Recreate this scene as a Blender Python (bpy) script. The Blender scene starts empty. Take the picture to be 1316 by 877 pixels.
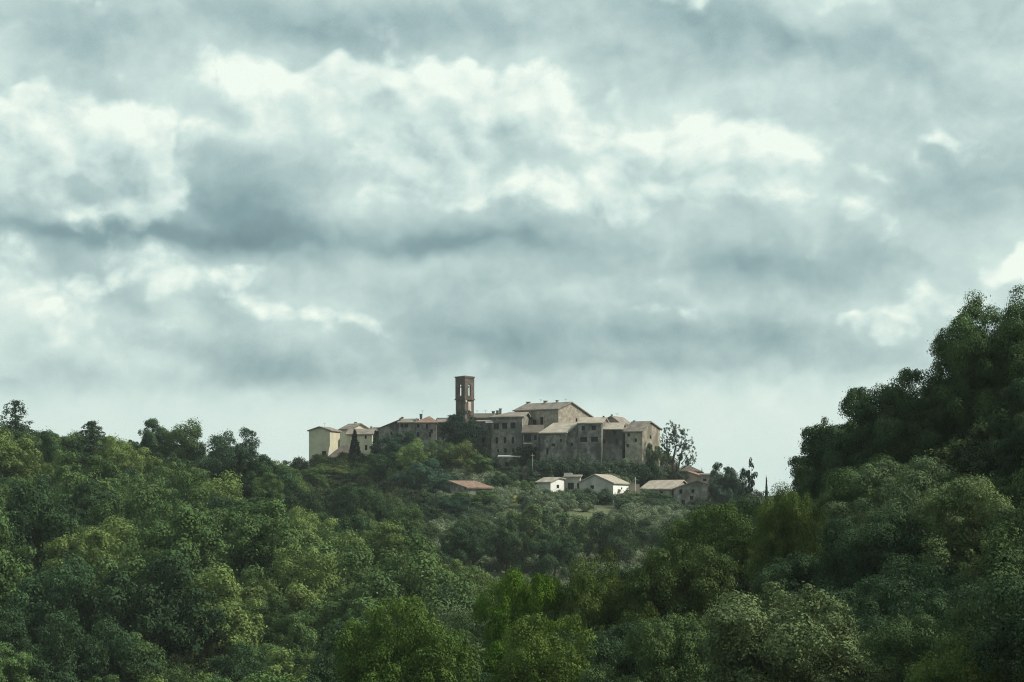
import bpy, bmesh, math, random
import numpy as np
from mathutils import Vector, noise as mnoise

R = math.radians
S = bpy.context.scene
COL = S.collection

# ------------------------------------------------------------------ camera
F = 4210.0            # focal length in photo pixels (photo is 1316 x 877)
CX, HY = 658.0, 700.0  # principal column, horizon row
cam = bpy.data.cameras.new('camera')
cam.sensor_width = 36.0
cam.lens = F / 1316.0 * 36.0
cam.shift_y = (HY - 438.5) / 1316.0
cam.clip_start = 0.5
cam.clip_end = 20000
camo = bpy.data.objects.new('camera', cam)
camo.location = (0, 0, 0)
camo.rotation_euler = (R(90), 0, 0)
COL.objects.link(camo)
S.camera = camo

# ------------------------------------------------------------------ render
S.render.engine = 'CYCLES'
S.cycles.use_denoising = True
S.cycles.filter_width = 1.1
try:
    S.cycles.denoiser = 'OPENIMAGEDENOISE'
    S.cycles.denoising_input_passes = 'RGB_ALBEDO_NORMAL'
    S.cycles.denoising_prefilter = 'NONE'
    S.cycles.denoising_quality = 'HIGH'
except Exception:
    pass
S.cycles.use_adaptive_sampling = True
S.cycles.adaptive_threshold = 0.01
S.cycles.adaptive_min_samples = 16
S.cycles.max_bounces = 4
S.cycles.diffuse_bounces = 1
S.cycles.glossy_bounces = 1
S.cycles.transmission_bounces = 3
S.cycles.volume_bounces = 0
S.cycles.transparent_max_bounces = 4
S.cycles.caustics_reflective = False
S.cycles.caustics_refractive = False
S.view_settings.view_transform = 'Standard'
S.view_settings.look = 'None'
S.view_settings.gamma = 1.0
S.view_settings.exposure = 0.0

# ------------------------------------------------------------------ sun + sky
SUN_AZ, SUN_EL = R(96), R(42)          # azimuth from +Y (view direction) towards +X
sl = bpy.data.lights.new('sun', 'SUN')
sl.energy = 5.0
sl.angle = R(4)
sl.color = (1.0, 0.96, 0.86)
so = bpy.data.objects.new('sun', sl)
sd = Vector((math.sin(SUN_AZ) * math.cos(SUN_EL), math.cos(SUN_AZ) * math.cos(SUN_EL), math.sin(SUN_EL)))
so.rotation_euler = (-sd).to_track_quat('-Z', 'Y').to_euler()
so.location = (200, 100, 300)
COL.objects.link(so)

W = bpy.data.worlds.new('World')
S.world = W
W.use_nodes = True
W.cycles.sampling_method = 'MANUAL'
W.cycles.sample_map_resolution = 512


def build_sky():
    nt = W.node_tree
    nt.nodes.clear()
    N, L = nt.nodes.new, nt.links.new

    def math_(op, a, b=None, c=None, clamp=False):
        n = N('ShaderNodeMath'); n.operation = op; n.use_clamp = clamp
        for i, v in enumerate((a, b, c)):
            if v is None: continue
            if isinstance(v, (int, float)): n.inputs[i].default_value = v
            else: L(v, n.inputs[i])
        return n.outputs[0]

    def vmath(op, a, b=None, scale=None):
        n = N('ShaderNodeVectorMath'); n.operation = op
        for i, v in enumerate((a, b)):
            if v is None: continue
            if isinstance(v, tuple): n.inputs[i].default_value = v
            else: L(v, n.inputs[i])
        if scale is not None: n.inputs['Scale'].default_value = scale
        return n.outputs['Value'] if op in ('DOT_PRODUCT', 'LENGTH') else n.outputs[0]

    def fbm(vec, scale, detail, rough, off=(0, 0, 0), vector=False):
        n = N('ShaderNodeTexNoise')
        n.noise_dimensions = '2D'
        n.inputs['Scale'].default_value = scale
        n.inputs['Detail'].default_value = detail
        n.inputs['Roughness'].default_value = rough
        v = vmath('ADD', vec, off)
        L(v, n.inputs['Vector'])
        return n.outputs['Color'] if vector else n.outputs['Fac']

    def ramp(x, a, b):
        n = N('ShaderNodeMapRange'); n.interpolation_type = 'SMOOTHSTEP'
        L(x, n.inputs['Value']); n.inputs['From Min'].default_value = a; n.inputs['From Max'].default_value = b
        return n.outputs['Result']

    def mix(f, a, b):
        n = N('ShaderNodeMix'); n.data_type = 'FLOAT'
        L(f, n.inputs[0])
        for i, v in ((2, a), (3, b)):
            if isinstance(v, (int, float)): n.inputs[i].default_value = v
            else: L(v, n.inputs[i])
        return n.outputs[0]

    tc = N('ShaderNodeTexCoord')
    d = tc.outputs['Generated']
    sx = N('ShaderNodeSeparateXYZ'); L(d, sx.inputs[0])
    # azimuth / elevation of the direction, in thousandths of a radian-like photo units (1 unit = 100 photo px)
    az = math_('MULTIPLY', math_('ARCTAN2', sx.outputs['X'], sx.outputs['Y']), F / 100)
    el = math_('MULTIPLY', math_('ARCSINE', sx.outputs['Z']), F / 100)
    cb = N('ShaderNodeCombineXYZ'); L(az, cb.inputs[0]); L(el, cb.inputs[1])
    P = cb.outputs[0]
    # noise space, slightly flattened
    Q = vmath('MULTIPLY', P, (1.0, 1.25, 0.0))

    wv = vmath('SUBTRACT', fbm(Q, 0.62, 3.5, 0.55, (3.1, 7.7, 1.9), True), (0.5, 0.5, 0.5))      # one billowing displacement

    def warped(v, a): return vmath('ADD', v, vmath('MULTIPLY', wv, (a, a, 0.0)))
    PW = warped(P, 1.5)
    PS = warped(P, 0.7)

    def blobs(vec, lst, start=0.0):
        """sum of soft elliptical patches (photo column, row, radii, amount, tilt), tilts rounded to a few angles"""
        acc = start
        by = {}
        for b in lst:
            by.setdefault(min((0, -10, -18, -28, 11), key=lambda q: abs(q - b[5])), []).append(b)
        k = 0
        for rot, grp in by.items():
            vr = vec
            c, sn = math.cos(R(rot)), math.sin(R(rot))
            if rot:
                vr = N('ShaderNodeCombineXYZ')
                L(vmath('DOT_PRODUCT', vec, (c, sn, 0.0)), vr.inputs[0]); L(vmath('DOT_PRODUCT', vec, (-sn, c, 0.0)), vr.inputs[1])
                vr = vr.outputs[0]
            for (px, py, rx, ry, amp, _) in grp:
                if k and k % 6 == 0:      # evaluate in small batches: keeps the shader's working memory small
                    ad = N('ShaderNodeVectorMath'); ad.operation = 'MULTIPLY_ADD'
                    L(acc, ad.inputs[0]); ad.inputs[1].default_value = (1e-9, 1e-9, 1e-9); L(vr, ad.inputs[2])
                    vr = ad.outputs[0]
                k += 1
                x0, y0 = (px - CX) / 100, (HY - py) / 100
                xr, yr = x0 * c + y0 * sn, -x0 * sn + y0 * c
                ix, iy = 100 / rx, 100 / ry
                m = N('ShaderNodeVectorMath'); m.operation = 'MULTIPLY_ADD'
                L(vr, m.inputs[0]); m.inputs[1].default_value = (ix, iy, 0.0); m.inputs[2].default_value = (-xr * ix, -yr * iy, 0.0)
                r2 = vmath('DOT_PRODUCT', m.outputs[0], m.outputs[0])
                acc = math_('MULTIPLY_ADD', math_('POWER', 0.3679, r2), amp, acc)
        return acc

    # ---- soft grey layer: brightness
    soft = blobs(PS, [
        (330, 265, 95, 58, -.27, 0), (330, 308, 250, 22, -.18, 0), (90, 303, 190, 17, -.22, 0), (580, 316, 200, 14, -.20, 0),
        (430, 42, 230, 26, -.18, 0), (90, 70, 150, 30, -.08, 0), (950, 50, 120, 32, -.20, -10), (1110, 75, 130, 26, -.10, -8),
        (1240, 130, 140, 26, -.08, 0), (1290, 240, 120, 40, -.10, -10), (980, 342, 230, 28, -.19, 0), (780, 340, 60, 26, -.12, 0),
        (800, 432, 300, 32, -.20, 0), (1030, 445, 150, 26, -.13, 0), (820, 466, 330, 10, -.08, 0), (640, 440, 120, 20, -.06, 0),
        (150, 385, 110, 20, -.15, -28), (330, 468, 170, 20, -.17, -14), (120, 492, 170, 16, -.08, 0),
        (540, 150, 200, 60, .12, 0), (860, 170, 130, 60, .08, -20),
        (20, 400, 140, 24, .14, -20), (230, 432, 130, 16, .10, -18), (1290, 345, 90, 30, .16, -12), (1130, 410, 120, 24, .08, 10),
        (1010, 540, 420, 60, .08, 0), (640, 520, 260, 30, .05, 0), (930, 245, 230, 60, .08, 0), (100, 440, 200, 50, .07, 0), (130, 150, 180, 60, .06, 0),
    ], 0.67)
    n1 = fbm(Q, 0.45, 5.0, 0.52, (1.7, 0.3, 8.2))
    soft = math_('ADD', soft, math_('MULTIPLY', math_('SUBTRACT', n1, 0.5), 0.34))

    def puffs(off):
        """rounded cauliflower heads: fractal cell distances mixed with plain noise"""
        v = N('ShaderNodeTexVoronoi'); v.feature = 'F1'; v.voronoi_dimensions = '2D'; v.inputs['Scale'].default_value = 0.72
        v.inputs['Detail'].default_value = 3.0; v.inputs['Roughness'].default_value = .5
        qq = vmath('ADD', warped(Q, 0.9), off)
        L(qq, v.inputs['Vector'])
        f = fbm(vmath('ADD', Q, off), 0.62, 8.0, 0.60, (9.1, 1.1, 4.4))
        a = math_('MULTIPLY', math_('SUBTRACT', 0.42, v.outputs['Distance']), 0.55)
        return math_('MULTIPLY_ADD', math_('SUBTRACT', f, 0.5), 0.76, a)
    p0 = puffs((0.0, 0.0, 0.0)); p1 = puffs((0.12, 0.30, 0.0))
    relief = math_('SUBTRACT', p0, p1)
    soft = math_('ADD', soft, math_('MULTIPLY', relief, 0.27))

    # ---- cumulus heaps: crumbling edges, bright heads, shaded where more cloud stands above them
    HEAPS = [
        (20, 225, 120, 75, 1.1, 0), (165, 215, 90, 62, 1.1, 0), (50, 125, 70, 40, .55, 0), (215, 245, 50, 36, .6, 0), (190, 150, 60, 30, .4, 0),
        (112, 234, 30, 24, -1.2, 0), (58, 82, 42, 18, -.6, 0),
        (520, 225, 105, 62, 1.0, 0), (520, 115, 130, 42, .8, 0), (400, 115, 110, 30, .6, 0), (640, 160, 90, 60, .55, 0), (610, 255, 70, 30, .35, 0),
        (290, 90, 80, 28, .4, 0), (340, 150, 60, 30, .3, 0),
        (860, 185, 130, 60, .75, 0), (1000, 190, 90, 50, .55, 0), (780, 270, 110, 40, .45, 0), (940, 280, 140, 40, .5, 0), (1090, 270, 90, 40, .4, -20),
        (740, 130, 80, 40, .35, 0),
        (90, 358, 130, 28, .46, 0), (330, 378, 190, 38, .40, -8), (40, 412, 120, 34, .5, -18), (490, 398, 70, 30, .30, -12), (210, 445, 120, 24, .34, -16),
        (640, 375, 90, 16, .35, 0), (820, 400, 200, 18, .3, 0),
        (1285, 345, 62, 26, .8, 0), (1180, 395, 80, 24, .55, 12), (1095, 415, 36, 20, .4, 0), (1230, 190, 100, 30, .26, -10),
        (1110, 232, 60, 14, .4, -28), (80, 18, 150, 16, .35, 0), (640, 20, 120, 16, .3, 0), (880, 30, 46, 30, .55, -30), (1180, 20, 140, 18, .35, 0),
    ]
    hb = blobs(PW, HEAPS, -0.20)
    late = N('ShaderNodeVectorMath'); late.operation = 'MULTIPLY_ADD'
    L(hb, late.inputs[0]); late.inputs[1].default_value = (1e-9, 1e-9, 1e-9); L(vmath('ADD', PW, (0.12, 0.42, 0.0)), late.inputs[2])
    hb_up = blobs(late.outputs[0], HEAPS, -0.20)
    heap = math_('ADD', hb, p0)
    mask = ramp(heap, -0.06, 0.34)
    above = math_('ADD', hb_up, math_('MULTIPLY', p1, 0.9))
    lit = math_('MULTIPLY_ADD', ramp(above, -0.35, 0.85), -0.25, 0.96)
    lit = math_('MULTIPLY_ADD', relief, 0.50, lit)
    lit = math_('ADD', lit, math_('MULTIPLY', math_('SUBTRACT', soft, 0.63), 0.45))
    val = mix(math_('MULTIPLY', mask, 0.86), soft, lit)

    # towards the horizon the sheet thins into pale even air
    hz = ramp(el, 2.25, 1.5)
    val = mix(math_('MULTIPLY', hz, 0.8), val, 0.84)

    cr = N('ShaderNodeValToRGB'); L(val, cr.inputs[0])
    e = cr.color_ramp.elements
    e[0].position, e[0].color = 0.12, (0.135, 0.215, 0.245, 1)
    e[1].position, e[1].color = 1.0, (0.93, 1.02, 0.92, 1)
    for pos, c in ((0.36, (0.24, 0.365, 0.385)), (0.58, (0.43, 0.575, 0.57)), (0.78, (0.67, 0.82, 0.77))):
        k = e.new(pos); k.color = (*c, 1)

    sky = N('ShaderNodeTexSky'); sky.sky_type = 'NISHITA'
    sky.sun_disc = False
    sky.sun_elevation = SUN_EL
    sky.sun_rotation = SUN_AZ
    sky.air_density = 1.0; sky.dust_density = 2.5; sky.ozone_density = 1.0
    up = vmath('MULTIPLY', cr.outputs[0], (10.0, 10.0, 10.0))
    mx = N('ShaderNodeMix'); mx.data_type = 'RGBA'
    mx.inputs[0].default_value = 0.93           # the cloud cover lets a little clear sky through
    L(sky.outputs[0], mx.inputs[6]); L(up, mx.inputs[7])
    bg = N('ShaderNodeBackground'); bg.inputs['Strength'].default_value = 0.1
    L(mx.outputs[2], bg.inputs['Color'])
    out = N('ShaderNodeOutputWorld'); L(bg.outputs[0], out.inputs[0])


build_sky()

# ------------------------------------------------------------------ helpers
RNG = np.random.default_rng(11)
random.seed(5)


def X_(px, Y): return Y * (px - CX) / F
def Z_(py, Y): return Y * (HY - py) / F
def P_(px, py, Y): return Vector((X_(px, Y), Y, Z_(py, Y)))


def put(o, parent=None):
    COL.objects.link(o)
    if parent is not None: o.parent = parent
    return o


def tag(o, label=None, cat=None, group=None, kind=None):
    if label: o['label'] = label
    if cat: o['category'] = cat
    if group: o['group'] = group
    if kind: o['kind'] = kind
    return o


def empty(name, loc, rz=0.0):
    o = bpy.data.objects.new(name, None)
    o.empty_display_size = 1.0
    o.location = loc
    o.rotation_euler = (0, 0, rz)
    return put(o)


def mesh_np(name, verts, faces_flat, counts, mats=(), smooth=False):
    """fast mesh from numpy arrays"""
    me = bpy.data.meshes.new(name)
    nv, nl, nf = len(verts), len(faces_flat), len(counts)
    me.vertices.add(nv); me.loops.add(nl); me.polygons.add(nf)
    me.vertices.foreach_set('co', np.asarray(verts, np.float32).ravel())
    me.loops.foreach_set('vertex_index', np.asarray(faces_flat, np.int32))
    st = np.concatenate([[0], np.cumsum(counts)[:-1]]).astype(np.int32)
    me.polygons.foreach_set('loop_start', st)
    me.polygons.foreach_set('loop_total', np.asarray(counts, np.int32))
    if smooth:
        me.polygons.foreach_set('use_smooth', np.ones(nf, bool))
    me.update(calc_edges=True)
    for m in mats: me.materials.append(m)
    return me


class MB:
    """collects polygons into one mesh"""
    def __init__(self): self.v, self.f, self.m = [], [], []

    def poly(self, pts, mi=0):
        b = len(self.v)
        self.v += [tuple(p) for p in pts]
        self.f.append(list(range(b, b + len(pts)))); self.m.append(mi)

    def box(self, c, sx, sy, sz, mi=0, ax=None):
        """box centred at c; ax = (ux, uy) unit horizontal axes"""
        ux, uy = ax or (Vector((1, 0, 0)), Vector((0, 1, 0)))
        uz = Vector((0, 0, 1)); c = Vector(c)
        P = {}
        for i in (-1, 1):
            for j in (-1, 1):
                for k in (-1, 1):
                    P[i, j, k] = c + ux * (i * sx / 2) + uy * (j * sy / 2) + uz * (k * sz / 2)
        for q in (((-1, -1, -1), (-1, 1, -1), (1, 1, -1), (1, -1, -1)), ((-1, -1, 1), (1, -1, 1), (1, 1, 1), (-1, 1, 1)),
                  ((-1, -1, -1), (1, -1, -1), (1, -1, 1), (-1, -1, 1)), ((1, 1, -1), (-1, 1, -1), (-1, 1, 1), (1, 1, 1)),
                  ((-1, 1, -1), (-1, -1, -1), (-1, -1, 1), (-1, 1, 1)), ((1, -1, -1), (1, 1, -1), (1, 1, 1), (1, -1, 1))):
            self.poly([P[k] for k in q], mi)

    def tube(self, pts, rads, n=6, mi=0, cap=True):
        pts = [Vector(p) for p in pts]
        rings = []
        for i, p in enumerate(pts):
            t = (pts[min(i + 1, len(pts) - 1)] - pts[max(i - 1, 0)]).normalized()
            a = t.orthogonal().normalized() if abs(t.z) > .95 else t.cross(Vector((0, 0, 1))).normalized()
            b = t.cross(a)
            base = len(self.v)
            for k in range(n):
                an = 2 * math.pi * k / n
                self.v.append(tuple(p + (a * math.cos(an) + b * math.sin(an)) * rads[i]))
            rings.append(base)
        for i in range(len(rings) - 1):
            for k in range(n):
                self.f.append([rings[i] + k, rings[i] + (k + 1) % n, rings[i + 1] + (k + 1) % n, rings[i + 1] + k]); self.m.append(mi)
        if cap:
            self.f.append([rings[-1] + k for k in range(n)]); self.m.append(mi)
            self.f.append([rings[0] + k for k in reversed(range(n))]); self.m.append(mi)

    def mesh(self, name, mats, weld=False):
        me = bpy.data.meshes.new(name)
        me.from_pydata(self.v, [], self.f)
        for m in (mats if isinstance(mats, (list, tuple)) else [mats]): me.materials.append(m)
        me.polygons.foreach_set('material_index', self.m)
        if weld:
            bm = bmesh.new(); bm.from_mesh(me)
            bmesh.ops.remove_doubles(bm, verts=bm.verts, dist=1e-4)
            bmesh.ops.recalc_face_normals(bm, faces=bm.faces)
            bm.to_mesh(me); bm.free()
        me.update()
        return me

    def build(self, name, mats, parent=None, weld=True):
        return put(bpy.data.objects.new(name, self.mesh(name, mats, weld)), parent)


# ------------------------------------------------------------------ materials
def new_mat(name):
    m = bpy.data.materials.new(name); m.use_nodes = True
    nt = m.node_tree
    return m, nt, nt.nodes.new, nt.links.new, nt.nodes['Principled BSDF']


def surf_mat(name, c1, c2, scale=0.6, c3=None, scale3=0.12, rough=0.9, bump=0.05, bscale=3.0, streak=0.0):
    """two-tone mottled surface in object (metre) coordinates, optional broad stain tone, vertical run marks"""
    m, nt, N, L, b = new_mat(name)
    tc = N('ShaderNodeNewGeometry')
    n = N('ShaderNodeTexNoise'); n.inputs['Scale'].default_value = scale; n.inputs['Detail'].default_value = 6; n.inputs['Roughness'].default_value = .65
    L(tc.outputs['Position'], n.inputs['Vector'])
    r = N('ShaderNodeMapRange'); r.inputs['From Min'].default_value = .38; r.inputs['From Max'].default_value = .62
    L(n.outputs['Fac'], r.inputs['Value'])
    mx = N('ShaderNodeMix'); mx.data_type = 'RGBA'
    mx.inputs[6].default_value = (*c1, 1); mx.inputs[7].default_value = (*c2, 1)
    L(r.outputs[0], mx.inputs[0])
    col = mx.outputs[2]
    if c3 is not None:
        mp = N('ShaderNodeMapping'); mp.inputs['Scale'].default_value = (1, 1, 1.0 - streak)
        L(tc.outputs['Position'], mp.inputs['Vector'])
        n3 = N('ShaderNodeTexNoise'); n3.inputs['Scale'].default_value = scale3; n3.inputs['Detail'].default_value = 5
        L(mp.outputs[0], n3.inputs['Vector'])
        r3 = N('ShaderNodeMapRange'); r3.interpolation_type = 'SMOOTHSTEP'
        r3.inputs['From Min'].default_value = .48; r3.inputs['From Max'].default_value = .66
        L(n3.outputs['Fac'], r3.inputs['Value'])
        m3 = N('ShaderNodeMix'); m3.data_type = 'RGBA'; L(r3.outputs[0], m3.inputs[0]); L(col, m3.inputs[6]); m3.inputs[7].default_value = (*c3, 1)
        col = m3.outputs[2]
    L(col, b.inputs['Base Color'])
    b.inputs['Roughness'].default_value = rough
    b.inputs['Specular IOR Level'].default_value = .15
    if bump:
        nb = N('ShaderNodeTexNoise'); nb.inputs['Scale'].default_value = bscale; nb.inputs['Detail'].default_value = 4
        L(tc.outputs['Position'], nb.inputs['Vector'])
        bp = N('ShaderNodeBump'); bp.inputs['Strength'].default_value = .6; bp.inputs['Distance'].default_value = bump
        L(nb.outputs['Fac'], bp.inputs['Height']); L(bp.outputs[0], b.inputs['Normal'])
    return m


M = {}
M['stone'] = surf_mat('stone_wall', (.095, .090, .080), (.285, .265, .23), .8, (.075, .074, .062), .4, bump=.08, bscale=4, streak=.5)
M['stone_dark'] = surf_mat('dark_stone_wall', (.080, .077, .068), (.22, .205, .178), .9, (.06, .062, .052), .3, bump=.08, bscale=4, streak=.5)
M['stone_grey'] = surf_mat('grey_stone_wall', (.12, .115, .098), (.29, .27, .225), .9, (.12, .12, .10), .4, bump=.08, bscale=4, streak=.4)
M['stone_tan'] = surf_mat('tan_stone_wall', (.22, .19, .15), (.40, .35, .28), 1.1, (.16, .15, .115), .35, bump=.06, bscale=4, streak=.6)
M['cream'] = surf_mat('cream_plaster', (.42, .38, .275), (.52, .475, .35), .5, (.38, .35, .25), .22, bump=.02, streak=.7)
M['cream_pale'] = surf_mat('pale_cream_plaster', (.60, .52, .37), (.68, .61, .46), .5, (.47, .42, .31), .25, bump=.02, streak=.7)
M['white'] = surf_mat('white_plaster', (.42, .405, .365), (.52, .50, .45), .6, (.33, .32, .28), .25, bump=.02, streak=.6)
M['grey_shaded'] = surf_mat('grey_shaded_plaster', (.37, .36, .31), (.45, .435, .38), .6, (.30, .29, .25), .25, bump=.02, streak=.6)  # grey plaster; on the gabled house the front's shade is put into this tone
M['plaster_sunlit'] = surf_mat('plaster_sunlit', (.68, .67, .62), (.76, .75, .70), .6, (.58, .56, .50), .25, bump=.02, streak=.6)  # lighter copy of the plaster, sunlight on the side walls put into its colour
M['pink'] = surf_mat('pink_plaster', (.36, .28, .22), (.46, .37, .30), .6, (.27, .22, .18), .3, bump=.02)
M['brick'] = surf_mat('tower_brick', (.085, .072, .062), (.15, .122, .104), 2.2, (.08, .066, .055), .5, bump=.05, bscale=6, streak=.5)
M['trim'] = surf_mat('pale_stone_trim', (.38, .35, .29), (.5, .46, .39), 1.5, bump=.03)
M['timber'] = surf_mat('dark_timber', (.035, .027, .02), (.06, .047, .035), 3, bump=.01)
M['shutter'] = surf_mat('brown_shutter', (.05, .04, .032), (.075, .06, .048), 3, bump=.01)
M['metal'] = surf_mat('grey_metal', (.2, .2, .2), (.28, .28, .28), 3, rough=.5, bump=0)
M['bronze'] = surf_mat('dark_bronze', (.05, .045, .03), (.08, .07, .05), 3, rough=.5, bump=0)
M['bark'] = surf_mat('bark', (.045, .036, .028), (.085, .07, .055), 4, bump=.03, bscale=8)


def roof_mat(name, c1, c2, c3):
    """clay pantiles: mottled colour per patch plus ribs running down the slope"""
    m, nt, N, L, b = new_mat(name)
    g = N('ShaderNodeNewGeometry')
    v = N('ShaderNodeTexVoronoi'); v.inputs['Scale'].default_value = 1.6
    L(g.outputs['Position'], v.inputs['Vector'])
    n = N('ShaderNodeTexNoise'); n.inputs['Scale'].default_value = .55; n.inputs['Detail'].default_value = 6
    L(g.outputs['Position'], n.inputs['Vector'])
    r = N('ShaderNodeMapRange'); r.inputs['From Min'].default_value = .3; r.inputs['From Max'].default_value = .7
    L(n.outputs['Fac'], r.inputs['Value'])
    a = N('ShaderNodeMix'); a.data_type = 'RGBA'; a.inputs[6].default_value = (*c1, 1); a.inputs[7].default_value = (*c2, 1); L(r.outputs[0], a.inputs[0])
    sp = N('ShaderNodeSeparateColor'); L(v.outputs['Color'], sp.inputs[0])
    k = N('ShaderNodeMath'); k.operation = 'MULTIPLY'; k.inputs[1].default_value = .55; L(sp.outputs[0], k.inputs[0])
    c = N('ShaderNodeMix'); c.data_type = 'RGBA'; L(k.outputs[0], c.inputs[0]); L(a.outputs[2], c.inputs[6]); c.inputs[7].default_value = (*c3, 1)
    L(c.outputs[2], b.inputs['Base Color'])
    b.inputs['Roughness'].default_value = .9; b.inputs['Specular IOR Level'].default_value = .1
    w = N('ShaderNodeTexWave'); w.inputs['Scale'].default_value = 1.2; w.inputs['Distortion'].default_value = .6
    L(g.outputs['Position'], w.inputs['Vector'])
    bp = N('ShaderNodeBump'); bp.inputs['Strength'].default_value = .5; bp.inputs['Distance'].default_value = .08
    L(w.outputs['Fac'], bp.inputs['Height']); L(bp.outputs[0], b.inputs['Normal'])
    return m


M['roof'] = roof_mat('roof_tile', (.185, .155, .13), (.315, .275, .235), (.13, .112, .097))
M['roof_pale'] = roof_mat('pale_roof_tile', (.30, .26, .21), (.44, .395, .325), (.22, .185, .15))
M['roof_red'] = roof_mat('red_roof_tile', (.20, .125, .092), (.29, .20, .15), (.15, .105, .085))
M['roof_dark'] = roof_mat('dark_roof_tile', (.10, .085, .07), (.16, .14, .115), (.08, .07, .06))
M['sheet'] = surf_mat('pale_sheet_roof', (.42, .42, .39), (.52, .52, .48), 1.0, rough=.6, bump=0)


def glass_mat():
    m, nt, N, L, b = new_mat('window_glass')
    b.inputs['Base Color'].default_value = (.012, .014, .016, 1)
    b.inputs['Roughness'].default_value = .35
    b.inputs['Specular IOR Level'].default_value = .12
    return m


M['glass'] = glass_mat()


def leaf_mat(name, trans=.16, yellow=False):
    m, nt, N, L, b = new_mat(name)
    at = N('ShaderNodeAttribute'); at.attribute_type = 'INSTANCER'; at.attribute_name = 'tint'
    lv = N('ShaderNodeAttribute'); lv.attribute_type = 'GEOMETRY'; lv.attribute_name = 'leafvar'
    mr = N('ShaderNodeMapRange'); L(lv.outputs['Fac'], mr.inputs['Value'])
    mr.inputs['To Min'].default_value = .85; mr.inputs['To Max'].default_value = 1.95
    hs = N('ShaderNodeHueSaturation'); hs.inputs['Saturation'].default_value = 1.06; L(at.outputs['Color'], hs.inputs['Color']); L(mr.outputs[0], hs.inputs['Value'])
    hr = N('ShaderNodeMapRange'); L(lv.outputs['Fac'], hr.inputs['Value'])
    hr.inputs['To Min'].default_value = .512; hr.inputs['To Max'].default_value = .488
    L(hr.outputs[0], hs.inputs['Hue'])
    L(hs.outputs[0], b.inputs['Base Color'])
    b.inputs['Roughness'].default_value = .7
    b.inputs['Specular IOR Level'].default_value = .08
    tr = N('ShaderNodeBsdfTranslucent'); L(hs.outputs[0], tr.inputs['Color'])
    mx = N('ShaderNodeMixShader'); mx.inputs[0].default_value = trans
    L(b.outputs[0], mx.inputs[1]); L(tr.outputs[0], mx.inputs[2])
    L(mx.outputs[0], nt.nodes['Material Output'].inputs['Surface'])
    return m


M['leaf'] = leaf_mat('foliage')
M['ground'] = surf_mat('undergrowth_ground', (.022, .032, .014), (.055, .068, .030), .25, (.10, .10, .055), .05, bump=.2, bscale=1.5)
def meadow_tone():
    nt = M['ground'].node_tree; b = nt.nodes['Principled BSDF']
    src = b.inputs['Base Color'].links[0].from_socket
    a = nt.nodes.new('ShaderNodeAttribute'); a.attribute_name = 'meadow'
    n = nt.nodes.new('ShaderNodeTexNoise'); n.inputs['Scale'].default_value = .18; n.inputs['Detail'].default_value = 6
    g = nt.nodes.new('ShaderNodeNewGeometry'); nt.links.new(g.outputs['Position'], n.inputs['Vector'])
    r = nt.nodes.new('ShaderNodeMix'); r.data_type = 'RGBA'; nt.links.new(n.outputs['Fac'], r.inputs[0])
    r.inputs[6].default_value = (.075, .11, .05, 1); r.inputs[7].default_value = (.24, .26, .14, 1)
    m = nt.nodes.new('ShaderNodeMix'); m.data_type = 'RGBA'
    nt.links.new(a.outputs['Fac'], m.inputs[0]); nt.links.new(src, m.inputs[6]); nt.links.new(r.outputs[2], m.inputs[7])
    nt.links.new(m.outputs[2], b.inputs['Base Color'])


meadow_tone()
M['flower'] = surf_mat('yellow_blossom', (.62, .60, .12), (.72, .70, .22), 2, bump=0)

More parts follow.
